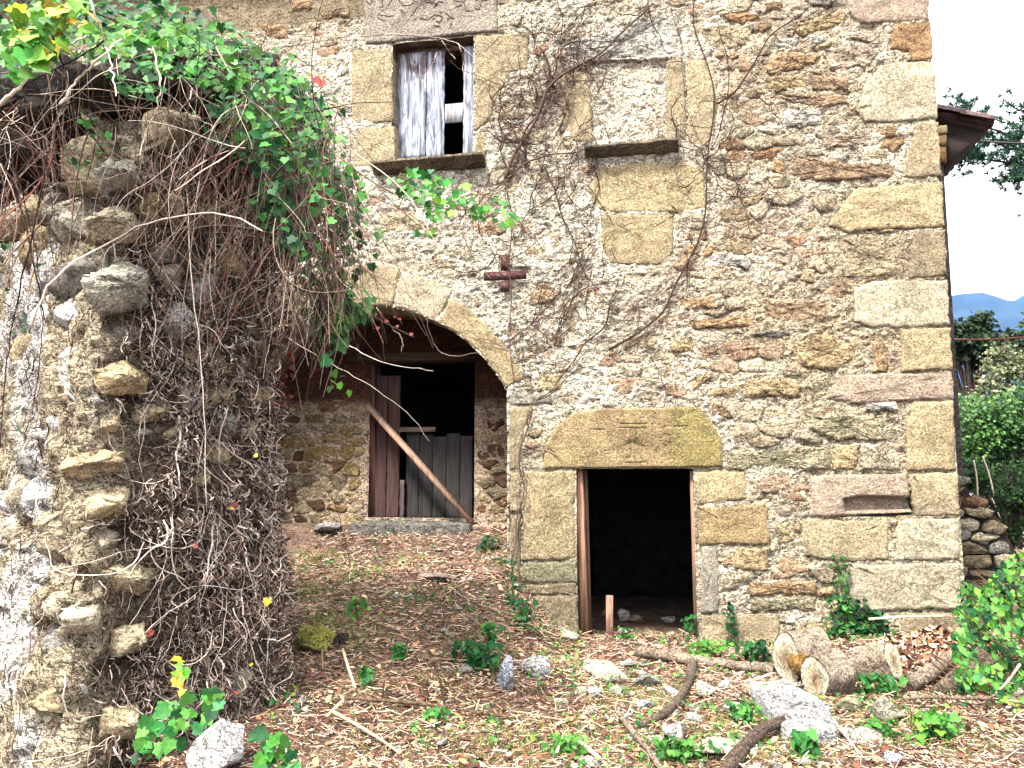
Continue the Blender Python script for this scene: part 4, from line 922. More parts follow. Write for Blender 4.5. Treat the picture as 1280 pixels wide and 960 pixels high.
for poly, y0, y1, n, size, pal, share in REG:
    uv = in_poly(poly, n); cl_ = uv[NR.randint(0, max(1, n // 9), n)] * .66 + uv * .34 if n > 60 else uv
    pc = p3(cl_, NR.uniform(y0, y1, n)); sz_ = size * NR.uniform(.55, 1.25, n); nm = camn(n, .45); ks = np.array(pal)[NR.randint(0, len(pal), n)]
    k = np.zeros(n, bool); k[:int(n * share)] = True; NR.shuffle(k)
    if k.any(): leaf_parts(pc[k], nm[k], sz_[k] * 1.1, ks[k], ivy)
    if (~k).any():
        c = np.array([PALS[q] for q in ks[~k]]) * NR.uniform(.35, 1.15, ((~k).sum(), 1))
        V, F, C = leaf_mesh(pc[~k], nm[~k], sz_[~k], c, (LV, LFc)); V_.append(V); F_.append(F + nn); C_.append(C); nn += len(V)
mk('foliage', np.vstack(V_), np.vstack(F_), np.vstack(C_), M['leaf'], ivy)['kind'] = 'stuff'
# spray of bramble leaves hanging in front of the facade
br = thing('bramble', P(520, 250, -1.7), 'spray of fresh green bramble leaves hanging in front of the facade below the shutter', 'plant')
for px_ in ([(415, 190), (470, 232), (520, 255), (560, 262), (600, 262), (640, 270)], [(470, 232), (500, 262), (545, 300)], [(520, 255), (530, 225), (545, 212)], [(560, 262), (585, 240), (622, 246)], [(500, 255), (510, 235), (500, 215)]):
    uv = smooth_line(px_, 12); pts = np.array([P(a, b, -1.7) for a, b in uv]); V, F, C = tubes(pts[None], np.linspace(.005, .0025, 12)[None], lin((120, 90, 60), .5), 5); mk('stem', V, F, C, M['stem'], br, smooth=True)
uv = np.vstack([in_poly([(486, 222), (515, 205), (560, 215), (590, 235), (580, 262), (555, 268), (540, 300), (520, 290), (525, 250), (500, 250)], 80), in_poly([(575, 238), (640, 245), (650, 275), (620, 285), (590, 270)], 34)])
pc = p3(uv, NR.uniform(-1.85, -1.6, len(uv))); leaf_parts(pc, camn(len(uv), .4), NR.uniform(.045, .085, len(uv)), NR.choice([2, 5, 7, 0, 0, 1], len(uv)), br)
# ================================================================== leafless creeper on the facade
cr_ = thing('creeper', P(633, 223, -.04), 'leafless brown creeper spreading over the facade between shutter and walled-up window', 'creeper')
MS = [([(633, 223), (626, 172), (626, 117)], .011), ([(633, 223), (643, 192), (662, 160), (674, 137), (688, 103), (722, 79), (750, 65), (777, 38), (812, 2)], .020), ([(633, 223), (655, 205), (674, 196), (700, 190), (719, 189), (740, 182)], .014), ([(681, 206), (695, 247), (705, 271), (718, 305), (733, 347), (764, 382)], .010),
      ([(633, 223), (640, 290), (637, 365), (636, 457), (640, 490)], .009), ([(812, 2), (800, 20), (777, 38)], .01), ([(760, 437), (791, 420), (832, 389), (843, 361), (860, 330), (878, 290), (884, 200), (897, 130), (880, 70), (866, 35), (872, -5)], .013), ([(764, 382), (753, 413), (726, 433), (702, 475), (674, 502)], .010),
      ([(640, 425), (685, 385), (726, 345), (740, 338)], .009), ([(668, 510), (648, 560), (655, 620), (645, 660), (640, 700)], .010), ([(897, 130), (935, 100), (955, 50), (1000, 20), (1020, 5)], .012), ([(740, 182), (790, 186), (846, 181), (870, 190), (884, 200)], .009), ([(884, 200), (920, 205), (960, 190), (990, 205)], .006),
      ([(945, 115), (965, 140), (990, 170)], .006), ([(720, 85), (712, 120), (700, 165), (705, 175)], .007), ([(676, 60), (690, 95), (680, 130), (650, 170), (640, 215)], .012), ([(700, 70), (730, 90), (735, 60)], .007), ([(600, 340), (560, 250), (612, 150)], .004), ([(681, 206), (660, 260), (650, 300)], .008),
      ([(836, 0), (850, 40), (856, 120), (850, 180)], .005), ([(925, 235), (940, 300), (980, 320)], .005), ([(884, 240), (930, 250), (975, 233)], .005)]
for q_ in range(24):
    u0, v0 = R.choice([(740, 182), (764, 382), (884, 200), (860, 330), (897, 130), (722, 79), (733, 347), (792, 420), (633, 223), (640, 215), (674, 137), (690, 100), (637, 365), (700, 260), (660, 210), (640, 425), (726, 345)]); du = R.gauss(0, 34); dv = R.choice([-1, -1, 1]) * R.uniform(40, 110)
    MS.append(([(u0, v0), (u0 + du * .5 + R.gauss(0, 8), v0 + dv * .4), (u0 + du * 1.2, v0 + dv * .75), (u0 + du * 1.6 + R.gauss(0, 10), v0 + dv)], R.uniform(.005, .009)))
segs = []
for px_, rad in MS:
    n = 40; uv = smooth_line(px_, n) + np.cumsum(NR.normal(0, .45, (n, 2)), 0) * np.linspace(0, 1, n)[:, None] * .6
    uv[:, 0] += 1.8 * np.sin(np.linspace(0, 17, n) + rad * 500)
    pts = np.array([P(a, b, -.035 - rad * .8) for a, b in uv]); pts[:, 1] += .010 * np.sin(np.linspace(0, 11, n)) - .004
    V, F, C = tubes(pts[None], np.linspace(rad, rad * .55, n)[None] * .8, pick([lin((84, 62, 52), .42), lin((104, 82, 72), .5)], 1), 6); mk('stem', V, F, C, M['stem'], cr_, smooth=True); segs.append(pts)
allp = np.vstack(segs); wts = np.exp(-((px_of(allp[:, 0], allp[:, 2])[0] - 665) / 70) ** 2) * 1.5 + .6; wts /= wts.sum()
n = 330; i = NR.choice(len(allp), n, p=wts); a = NR.uniform(-math.pi, math.pi, n); a = np.where(NR.rand(n) < .5, NR.choice([1.5, 1.2, 1.9, -1.5], n) + NR.normal(0, .3, n), a)
W = walk(allp[i, 0], allp[i, 2], np.cos(a), np.sin(a), 14, NR.uniform(.018, .06, n), .15)
ok = np.ones(n, bool)
for op in OPEN: d_, ins_ = seg_d(W.reshape(-1, 2), op); ok &= ~ins_.reshape(n, -1).any(1)
W = W[ok]; n = len(W); Pp = np.stack([W[..., 0], -.030 - NR.uniform(0, .035, n)[:, None] - .012 * np.sin(np.linspace(0, 8, 14))[None], W[..., 1]], -1)
V, F, C = tubes(Pp, NR.uniform(.0026, .0065, n)[:, None] * np.linspace(1, .5, 14)[None], pick([lin((90, 66, 56), .45), lin((120, 94, 82), .55), lin((64, 44, 38), .4)], n, .2), 4); o = mk('twigs', V, F, C, M['stem'], cr_, smooth=True); o['kind'] = 'stuff'
# ================================================================== LITTER on the ground
def litter(n, bx, by, ln, wd, cols, name, npt=3, lift=.012, keep=None, kk=3, flat=.25):
    x = NR.uniform(*bx, n); y = NR.uniform(*by, n)
    if keep is not None: k = keep(x, y); x, y = x[k], y[k]; n = len(x)
    a = NR.uniform(0, 2 * math.pi, n); L = NR.gamma(3, ln / 3, n).clip(ln * .3, ln * 2.5); bend = NR.normal(0, .5, n)
    t = np.linspace(-.5, .5, npt); X = x[:, None] + np.cos(a)[:, None] * L[:, None] * t - np.sin(a)[:, None] * bend[:, None] * L[:, None] * (t ** 2)
    Yy = y[:, None] + np.sin(a)[:, None] * L[:, None] * t + np.cos(a)[:, None] * bend[:, None] * L[:, None] * (t ** 2)
    Zz = gz(x, y)[:, None] + lift * NR.rand(n)[:, None] * 2 + NR.normal(0, flat, n)[:, None] * L[:, None] * t + .004
    Zz = np.maximum(Zz, gz(X, Yy) + .002)
    V, F, C = tubes(np.stack([X, Yy, Zz], -1), (NR.uniform(.5, 1.4, n) * wd)[:, None] * np.ones(npt), pick(cols, n, .25), kk, cap=False)
    o = mk(name, V, F, C, M['litter'], None, origin=(0, 0, 0)); o['kind'] = 'stuff'; return o
free = lambda x, y: ((y < -.03) | ((x > D_OP[0, 0]) & (x < D_OP[1, 0]) & (y < .5)) | ((x > bx0) & (x < bx1) & (y < .78))) & (np.hypot(x, y + 7.5) > 3.6)
LC = [lin((186, 140, 116), .72), lin((140, 92, 74), .52), lin((90, 56, 44), .3), lin((212, 182, 160), .85), lin((214, 184, 150), .85), lin((120, 78, 64), .6), lin((200, 164, 134), .8), lin((232, 214, 188), .9)]
tag(litter(56000, (-3.6, 4.2), (-3.9, .75), .042, .0020, LC, 'twig_litter', npt=2, keep=free), 'brown litter of twigs and straw covering the yard', 'litter')
tag(litter(1700, (-3.6, 4.2), (-3.9, .6), .13, .0030, LC[:5], 'fallen_twigs', npt=5, lift=.02, keep=free), 'longer dry twigs and stalks scattered over the yard', 'twigs')
n = 8000; x = NR.uniform(-3.6, 4.2, n); y = NR.uniform(-3.9, .75, n); k = free(x, y) & ((x > .9) | (NR.rand(n) < .6)); x, y = x[k], y[k]; n = len(x)
pc = np.stack([x, y, gz(x, y) + .008 + .02 * NR.rand(n)], 1); nm = NR.normal(0, .5, (n, 3)) + [0, 0, 1]
V, F, C = leaf_mesh(pc, nm, NR.uniform(.02, .055, n), pick([lin((164, 118, 88), .65), lin((124, 84, 64), .55), lin((200, 150, 108), .7), lin((214, 184, 150), .7), lin((112, 72, 56), .6)], n, .25), (OV, OF), NR.uniform(0, 6.28, n))
o = mk('dead_leaves', V, F, C, M['litter'], None, origin=(0, 0, 0)); o['kind'] = 'stuff'; tag(o, 'dead brown leaves lying over the yard, thickest by the cut logs', 'leaves')
# heap of leaves
n = 2600; r_ = NR.rand(n) ** .6; a = NR.uniform(0, 6.28, n); x = 1.95 + .55 * r_ * np.cos(a); y = -.75 + .42 * r_ * np.sin(a)
pc = np.stack([x, y, gz(x, y) + .10 * (1 - r_) * NR.rand(n) + .01], 1)
V, F, C = leaf_mesh(pc, NR.normal(0, .8, (n, 3)) + [0, -.3, 1], NR.uniform(.03, .065, n), pick([lin((170, 116, 88), .6), lin((110, 74, 60), .5), lin((206, 164, 130), .75), lin((80, 54, 46), .4), lin((224, 196, 166), .8)], n, .25), (OV, OF), NR.uniform(0, 6.28, n))
o = mk('leaf_heap', V, F, C, M['litter'], None, origin=(1.95, -.75, float(gz(1.95, -.75)))); o['kind'] = 'stuff'; tag(o, 'heap of reddish brown dead leaves behind the cut logs', 'leaves')
# grass and small weeds: ground cover in patches
def tuft(n, cx, cy, sx_, sy_, ln, cols, wd=.0022):
    x = NR.normal(cx, sx_, n); y = NR.normal(cy, sy_, n); k = free(x, y); x, y = x[k], y[k]; n = len(x)
    b = np.stack([x, y, gz(x, y)], 1); d = NR.normal(0, .45, (n, 3)); d[:, 2] = 1; d /= np.linalg.norm(d, axis=1, keepdims=True); L = NR.uniform(.4, 1.3, n)[:, None] * ln
    c2 = d.copy(); c2[:, 2] *= .2
    return np.stack([b, b + d * L * .5, b + d * L * .8 + c2 * L * .35], 1), np.tile([wd, wd * .8, wd * .2], (n, 1)), pick(cols, n, .2)
GC = [lin((120, 150, 60), .7), lin((150, 170, 80), .75), lin((86, 130, 56), .7), lin((180, 180, 100), .75)]
Pp, Rr, Cc = [], [], []
for u, v, s_, n in ((395, 700, .20, 260), (440, 720, .2, 160), (650, 690, .12, 120), (480, 770, .2, 160), (440, 800, .15, 160), (600, 820, .2, 160), (820, 870, .2, 200), (980, 945, .2, 200), (1150, 905, .2, 200), (560, 860, .2, 160), (520, 700, .15, 100), (640, 930, .2, 200), (390, 740, .12, 160), (545, 750, .2, 130), (930, 900, .25, 300), (700, 920, .3, 260), (860, 935, .25, 320), (1090, 890, .25, 260), (1180, 930, .25, 160), (500, 930, .3, 200), (760, 880, .25, 160), (620, 700, .1, 100), (450, 870, .2, 120), (400, 780, .12, 200), (700, 810, .12, 140)):
    g = G(u, v); a_, b_, c_ = tuft(n, g[0], g[1], s_, s_ * .8, .06, GC); Pp.append(a_); Rr.append(b_); Cc.append(c_)
V, F, C = tubes(np.vstack(Pp), np.vstack(Rr), np.vstack(Cc), 3, cap=False)
o = mk('grass', V, F, C, M['leaf'], None, origin=(0, 0, 0)); o['kind'] = 'stuff'; tag(o, 'thin patches of short green grass growing through the litter', 'grass')
V_, F_, C_, nn = [], [], [], 0
n = 2600; x = NR.uniform(-3.4, 4, n * 6); y = NR.uniform(-3.8, .6, n * 6); k = free(x, y) & (fbm(x * 2.2, y * 2.2, 0, 3, 401) > .10 - .14 * sm(x, .0, 1.0)); x, y = x[k][:n], y[k][:n]
pc = np.stack([x, y, gz(x, y) + .02 + .03 * NR.rand(len(x))], 1)
V, F, C = leaf_mesh(pc, NR.normal(0, .45, (len(x), 3)) + [0, -.3, 1], NR.uniform(.018, .045, len(x)), pick(GREENS[:3] + [GC[0], GC[2]], len(x), .25), (OV, OF), NR.uniform(0, 6.28, len(x)))
o = mk('weeds', V, F, C, M['leaf'], None, origin=(0, 0, 0)); o['kind'] = 'stuff'; tag(o, 'tiny leafy weeds sprouting among the litter', 'weeds')
n = 2600; x = NR.uniform(-3.4, 4, n); y = NR.uniform(-3.8, .7, n); k = free(x, y) & (NR.rand(n) < .30 + .75 * sm(x, -.8, .0) * (1 - sm(x, 1.6, 2.4))); x, y = x[k], y[k]
mbp = MB()
for a_, b_ in zip(x, y):
    r0 = NR.gamma(2.2, .006) + .006; D = NR.normal(0, 1, (6, 3)); D = np.array([[1, 0, 0], [-1, 0, 0], [0, 1, 0], [0, -1, 0], [0, 0, 1], [0, 0, -.6]]) * NR.uniform(.6, 1.3, (6, 1)) + NR.normal(0, .15, (6, 3))
    mbp.add(np.array([a_, b_, float(gz(a_, b_)) + r0 * .3]) + D * r0 * [1.2, 1.2, .8], np.array([[0, 2, 4], [2, 1, 4], [1, 3, 4], [3, 0, 4], [2, 0, 5], [1, 2, 5], [3, 1, 5], [0, 3, 5]]), lin((210, 204, 190), NR.uniform(.45, .8)))
o = mbp.build('gravel', M['rubble'], None, origin=(0, 0, 0)); o['kind'] = 'stuff'; tag(o, 'small pale stone chips scattered before the doorway', 'gravel')
# ================================================================== ROCKS
def ico(sub):
    import bmesh
    bm = bmesh.new(); bmesh.ops.create_icosphere(bm, subdivisions=sub, radius=1); V = np.array([v.co[:] for v in bm.verts]); F = np.array([[v.index for v in f.verts] for f in bm.faces]); bm.free(); return V, F
ICO = {2: ico(2), 3: ico(3), 4: ico(4)}
def rock(name, u, v, wpx, hpx, col, label, cat='stone', group=None, dpt=.8, tilt=0.0, sub=3, cuts=10, sink=.38, rz=None, rough=.05, mat_='rubble', yaw=0.0):
    g = G(u, v); dist = (g - CAM) @ (_M @ np.array([0, 0, -1.0])); k = dist / FPX; W_, H_ = wpx * k / 2, (rz if rz else hpx * k / 2)
    V, F = ICO[sub]; V = V.copy(); rg = np.random.RandomState(int(u * 7 + v))
    for _ in range(cuts):
        nrm = rg.normal(size=3); nrm /= np.linalg.norm(nrm); lim = rg.uniform(.40, .74); d = V @ nrm; V = V - np.clip(d - lim, 0, None)[:, None] * nrm
    V /= np.abs(V).max(0); V = V * (1 + rough * 2 * fbm(V[:, 0] * 3 + u, V[:, 1] * 3, V[:, 2] * 3, 4, 301))[:, None]
    V = V * [W_, W_ * dpt, H_]
    V = V @ np.array(Matrix.Rotation(yaw, 3, 'Z') @ Matrix.Rotation(tilt, 3, 'Y')).T
    V[:, 2] += H_ * (1 - sink); V += g
    c = np.array(col) * (1 + .22 * fbm(V[:, 0] * 12, V[:, 1] * 12, V[:, 2] * 16, 3, 302))[:, None]
    o = mk(name, V, F, c, M[mat_], None, smooth=False, origin=g); return tag(o, label, cat, group)
BL = cl(206, 210, 222); WG = cl(222, 220, 212); CRM = cl(232, 224, 196); GN = cl(176, 178, 160)
rock('stone', 634, 864, 32, 46, BL, 'pointed bluish white stone standing on end beside the ivy clump on the slope', tilt=-.25, dpt=.5, sink=.1)
rock('stone', 667, 846, 40, 38, WG, 'rounded grey white stone just right of the pointed bluish one', tilt=.5, dpt=.6)
rock('stone', 716, 803, 34, 22, CRM, 'small pale triangular stone at the foot of the left door post')
rock('stone', 757, 848, 66, 26, CRM, 'long cream coloured flat stone in front of the doorway', tilt=.12, sink=.3)
rock('stone', 741, 872, 24, 16, WG, 'small white stone below the long cream stone')
rock('stone', 792, 836, 34, 16, GN, 'grey stone behind the log end at the doorway')
rock('stone', 725, 868, 20, 12, CRM, 'tiny cream pebble left of the small white stone')
rock('stone', 808, 858, 40, 22, GN, 'greenish flat stone left of the forked branch', sink=.35)
rock('stone', 881, 870, 28, 24, CRM, 'round cream stone right of the forked branch')
rock('stone', 785, 835, 20, 14, BW, 'half buried grey stone on the threshold')
rock('stone', 933, 866, 26, 12, GT, 'brownish stone low under the long log')
rock('stone', 808, 885, 26, 16, WG, 'white angular stone beside the forked branch foot')
rock('stone', 846, 925, 36, 26, WG, 'white stone with dark hollow right of the pale stick')
rock('stone', 870, 905, 24, 14, BW, 'flat pale stone near the white stone with dark hollow')
rock('stone', 915, 888, 30, 10, WG, 'flat whitish stone left of the big grey slab')
rock('stone', 783, 900, 16, 10, WG, 'white chip above the pale stick')
rock('stone', 905, 938, 90, 16, CRM, 'long low cream stone near the bottom edge between stick and root', sink=.4)
rock('stone', 985, 868, 50, 26, cl(186, 188, 172), 'grey green block under the largest cut log', dpt=.7, sink=.2)
sp = np.array([G(u, v) for u, v in ((935, 870), (962, 868), (1002, 874), (1036, 892), (1046, 926), (1020, 934), (985, 928), (962, 908))]); y0_ = sp[:, 1].min(); z0_ = float(np.median(sp[:, 2]))
V, F, Qs = stone_geo(sp[:, :2], 0, .09, .014, .008, .010, .022, frame=lambda q, h: np.stack([q[:, 0], q[:, 1], z0_ + .035 + .10 * (q[:, 1] - y0_) + h], 1))
fv = fbm(Qs[:, 0] * 5 + Qs[:, 1] * 3, Qs[:, 1] * 14, 0, 4, 61)[:, None]
tag(mk('flat_slab', V, F, cl(206, 204, 200) * (1 + .25 * fv) + np.clip(-fv, 0, 1) * np.array([-.05, -.02, .03]), M['rubble'], None, smooth=True), 'large flat pale grey slab lying in front of the cut logs', 'slab')
rock('stone', 1113, 899, 42, 32, cl(180, 172, 150), 'brown grey wedge shaped stone right of the slab', cuts=8)
rock('stone', 1063, 888, 44, 24, cl(190, 186, 150), 'yellow mossy stone between slab and wedge stone', sink=.4)
rock('stone', 1072, 925, 60, 22, cl(206, 196, 176), 'flaky pale stone below the mossy one near the right foreground', sink=.45)
rock('stone', 1113, 956, 34, 18, BL, 'bluish grey stone at the bottom edge on the right')
rock('boulder', 277, 962, 98, 64, cl(232, 230, 228), 'big white boulder at the foot of the ruined wall', 'boulder', dpt=.7, sink=.12, sub=4, tilt=-.25)
rock('boulder', 400, 813, 62, 40, cl(170, 166, 80), 'moss covered rock half buried in the slope beside the ruined wall', 'rock', sink=.3, sub=4)
rock('stone', 424, 806, 24, 26, cl(84, 74, 64), 'dark stone leaning on the right side of the mossy rock')
rock('stone', 365, 850, 18, 30, cl(170, 160, 130), 'small upright tan stone against the ruined wall foot')
rock('stone', 545, 724, 56, 12, cl(214, 200, 180), 'low pale stone buried in the middle of the slope', sink=.5)
rock('stone', 405, 664, 44, 14, cl(206, 200, 196), 'pale flat stone left of the porch door step', sink=.3)
rock('stone', 560, 797, 20, 12, cl(176, 170, 130), 'small mossy stone on the slope above the ivy clump')
rock('stone', 735, 955, 40, 14, WG, 'white flat stone at the bottom edge near the broken sticks')
rock('stone', 700, 884, 22, 14, CRM, 'cream stone in the litter midway between the upright bluish stone and the pale stick')
rock('stone', 838, 868, 22, 16, WG, 'white stone touching the right side of the forked branch')
rock('stone', 770, 868, 26, 14, GN, 'grey green stone just below the long cream stone on its right')
rock('stone', 818, 932, 24, 16, CRM, 'cream stone close to the lower end of the pale stick')
rock('stone', 905, 862, 20, 14, WG, 'small white stone between the round cream stone and the grey green block')
rock('stone', 940, 938, 24, 14, BW, 'pale grey stone beside the curved root')
rock('stone', 1205, 738, 26, 16, cl(200, 190, 170), 'pale stone at the foot of the house corner')
for u, v, w_, h_, l in ((780, 776, 16, 22, 'pale upright stone inside the dark doorway on the left'), (835, 777, 18, 10, 'white flat stone inside the dark doorway on the right'), (778, 792, 16, 8, 'white chip just inside the threshold'), (812, 794, 20, 10, 'brown stone in the middle of the threshold'), (838, 796, 16, 9, 'grey stone near the right post inside the doorway'), (795, 778, 22, 12, 'dull brown stone further inside the doorway'), (755, 770, 16, 12, 'brown stone behind the left door post')):
    rock('stone', u, v, w_, h_, (WHITE if 'white' in l or 'pale' in l else PALE if 'grey' in l else TAN), l, sub=2)
# ================================================================== LOGS and branches
def rod(pts, r0, r1, col, name, label, cat, n=24, k=9, knob=.12, mat_='bark', ends=None, group=None):
    P_ = smooth_line(pts, n); rr = np.linspace(r0, r1, n) * (1 + knob * fbm(np.linspace(0, 5, n), r0 * 90, 0, 3, 303))
    V, F, C = tubes(P_[None], rr[None], col, k); L = np.repeat(P_, k, 0); w_ = V - L
    V = L + w_ * (1 + knob * 1.4 * fbm(V[:, 0] * 16, V[:, 1] * 16, V[:, 2] * 16, 3, 304))[:, None]
    o = mk(name, V, F, C * (1 + .2 * fbm(V[:, 0] * 20, V[:, 1] * 20, V[:, 2] * 20, 3, 305))[:, None], M[mat_], None, smooth=True, origin=P_[0]); return tag(o, label, cat, group)
def gp(lst, lift=.03): return [G(u, v) + [0, 0, lift if len(t) == 0 else t[0]] for u, v, *t in lst]
BKC = lin((186, 166, 144), .75)
rod(gp([(797, 822, .05), (850, 832, .06), (900, 838, .05), (968, 845, .05)]), .042, .036, BKC, 'fallen_branch', 'thick barked branch lying across the front of the dark doorway', 'branch', n=40, k=12, knob=.2)
rod(gp([(866, 838, .05), (860, 870, .05), (832, 902, .04), (800, 912, .03)]), .036, .024, lin((150, 130, 112), .6), 'fallen_branch', 'crooked barked branch running forward from the long branch at the doorway', 'branch', n=30, k=10, knob=.2)
rod(gp([(772, 902, .06), (790, 925, .05), (812, 948, .04), (830, 975, .03)]), .018, .016, lin((190, 170, 150), .7), 'stick', 'pale barked stick pointing to the bottom edge below the doorway', 'stick', knob=.1)
rod(gp([(985, 915, .07), (960, 925, .08), (930, 945, .05), (905, 975, .02)]), .030, .042, lin((126, 104, 90), .6), 'root', 'curved grey brown root in front of the big slab at the bottom edge', 'root', n=30, k=10, knob=.25)
rod(gp([(430, 885, .06), (470, 886, .05), (540, 891, .05), (600, 902, .05), (650, 906, .04)]), .013, .008, lin((170, 140, 110), .6), 'dead_branch', 'long thin dead branch lying on the slope in the left foreground', 'branch', knob=.25)
rod(gp([(478, 886, .06), (480, 872, .10)]), .007, .004, lin((110, 84, 64), .5), 'twig', 'short dark upright twig at the left of the dead branch', 'twig', n=6)
rod(gp([(556, 893, .05), (548, 872, .14), (540, 860, .16)]), .009, .005, lin((110, 84, 64), .5), 'twig', 'dark crooked twig rising from the middle of the dead branch', 'twig', n=8)
rod(gp([(430, 886, .05), (408, 905, .04)]), .009, .008, lin((214, 190, 150), .7), 'stick', 'short pale stick at the left end of the dead branch', 'stick', n=8, mat_='stem')
rod(gp([(414, 900, .05), (470, 930, .04), (500, 950, .03)]), .010, .006, lin((206, 180, 140), .7), 'stick', 'straight pale stick running down right from the dead branch end', 'stick', n=10, mat_='stem')
rod(gp([(428, 822, .05), (436, 846, .04), (444, 868, .04)]), .011, .008, lin((226, 206, 170), .75), 'stick', 'pale split stick stuck on the slope under the mossy rock', 'stick', n=8, mat_='stem')
rod(gp([(402, 812, .04), (403, 842, .03)]), .008, .006, lin((170, 140, 110), .6), 'stick', 'short brown stick left of the pale split stick', 'stick', n=6, mat_='stem')
rod(gp([(696, 952, .05), (704, 935, .06)]), .008, .006, lin((226, 210, 180), .75), 'stick', 'tiny pale stick standing at the left of the broken sticks', 'stick', n=6, mat_='stem')
rod(gp([(718, 933, .05), (750, 958, .04)]), .013, .010, lin((226, 210, 180), .75), 'stick', 'short thick pale stick at the bottom edge left of centre', 'stick', n=8, mat_='stem')
rod(gp([(1240, 893, .09), (1200, 886, .06), (1150, 880, .05), (1108, 886, .03)]), .014, .011, lin((176, 150, 130), .65), 'fallen_branch', 'thin straight branch reaching into the ivy bank at the right edge', 'branch', knob=.12)
rod(gp([(1040, 908, .05), (1075, 950, .03)]), .008, .005, lin((220, 200, 170), .7), 'stick', 'thin pale stick to the right of the slab', 'stick', n=8, mat_='stem')
rod(gp([(735, 910, .03), (690, 905, .03), (650, 896, .03)]), .006, .005, lin((190, 160, 130), .65), 'twig', 'thin bent twig in the middle of the yard', 'twig', n=8, mat_='stem')
a_, b_ = G(1098, 822) + [0, .25, .24], G(1198, 822) + [0, .25, .25]
rod([a_, (a_ + b_) / 2 + [0, 0, .01], b_], .010, .006, lin((226, 206, 176), .75), 'stick', 'straight pale stick laid along the top of the leaf heap', 'stick', n=12, mat_='stem')
rod(gp([(1140, 868, .07), (1165, 856, .08), (1188, 840, .09)]), .05, .045, BKC, 'log_chunk', 'rough barked chunk lying in front of the leaf heap', 'log', n=16, k=14, knob=.2)
bd = thing('stone_post', G(1195, 872), 'grey brown board like stone leaning at the edge of the ivy bank', 'stone')
g0 = G(1195, 872); q_ = (Matrix.Rotation(.75, 3, 'Y') @ Matrix.Rotation(.2, 3, 'X')); MB().box(g0 + [.06, .05, .12], (.13, .07, .44), rot=q_, col=cl(160, 140, 116), bev=.02).build('slab_body', M['rubble'], bd)
def log(u, v, axis, L, r, label, stub=None, lift=0.0):
    g = G(u, v); ax_ = np.array(axis, float); ax_ /= np.linalg.norm(ax_); c = g + [0, 0, r * .92 + lift]
    t_ = thing('cut_log', g, label, 'log', 'cut logs by the house wall'); k, n = 22, 12
    ref = np.array([0, 0, 1.0]); n1 = np.cross(ax_, ref); n1 /= np.linalg.norm(n1); n2 = np.cross(n1, ax_); a = np.arange(k) / k * 2 * math.pi
    shape = 1 + .09 * np.sin(2 * a + u) + .06 * np.sin(3 * a + v) + .03 * np.sin(5 * a)
    D = np.cos(a)[:, None] * n1 + np.sin(a)[:, None] * n2; V = []
    for s in np.linspace(-.5, .5, n):
        rr = r * shape * (1 + .07 * vn(a * 3, s * 8, 0, 306)); V.append(c + ax_ * L * s + D * rr[:, None])
    V = np.vstack(V); i = np.arange(k); F = np.vstack([np.stack([m_ * k + i, m_ * k + (i + 1) % k, (m_ + 1) * k + (i + 1) % k, (m_ + 1) * k + i], 1) for m_ in range(n - 1)])
    mk('bark', V, F, BKC * (1 + .25 * fbm(V[:, 0] * 14, V[:, 1] * 14, V[:, 2] * 14, 3, 307))[:, None], M['bark'], t_, smooth=True)
    for sg in (-.5, .5):
        rings = [c + ax_ * L * sg * 1.004 + D * (r * shape * f_)[:, None] for f_ in (.985, .9, .75, .55, .3)]; Vc = np.vstack(rings + [(c + ax_ * L * sg * 1.004)[None]])
        cc = np.repeat([lin((150, 130, 104), .6), lin((236, 226, 198), .75), lin((232, 222, 194), .75), lin((222, 206, 172), .7), lin((204, 182, 144), .65)], k, 0); cc = np.vstack([cc, lin((170, 140, 104), .5)[None]])
        Fc = [np.vstack([np.stack([m_ * k + i, m_ * k + (i + 1) % k, (m_ + 1) * k + (i + 1) % k, (m_ + 1) * k + i], 1) for m_ in range(4)]), np.stack([4 * k + i, 4 * k + (i + 1) % k, np.full(k, 5 * k)], 1)]
        mk('cut_face', Vc, Fc, cc, M['cut'], t_)
    if stub:
        p_ = c + ax_ * stub[0] + np.array([-.02, -r * .9, -r * .15]); V, F, C = tubes([[p_ + [0, .1, 0], p_, p_ - [0, .07, 0]]], [[.085, .08, .078]], lin((176, 136, 72), .6), 14); mk('branch_stub', V, F, C, M['cut'], t_, smooth=False)
log(1004, 846, (1, .62, .06), .30, .165, 'largest cut log with a pale sawn end and a sawn branch stub', stub=(-.02,))
log(1036, 868, (.80, .50, .04), .24, .145, 'middle cut log with pale sawn end turned to the lower left', lift=-.02)
log(1098, 848, (.80, -.62, .30), .24, .120, 'smallest cut log with its white sawn end facing right')
# loose wooden stake inside the doorway
a, b = P(762, 744, .18), P(762, 803, .12); z = Vector(a - b); tag(MB().box((a + b) / 2, (.065, .04, z.length), rot=z.to_track_quat('Z', 'Y').to_matrix(), col=(.22, .12, .08), bev=.006).build('wooden_stake', M['wood_z']), 'short brown wooden stake standing inside the dark doorway', 'stake')
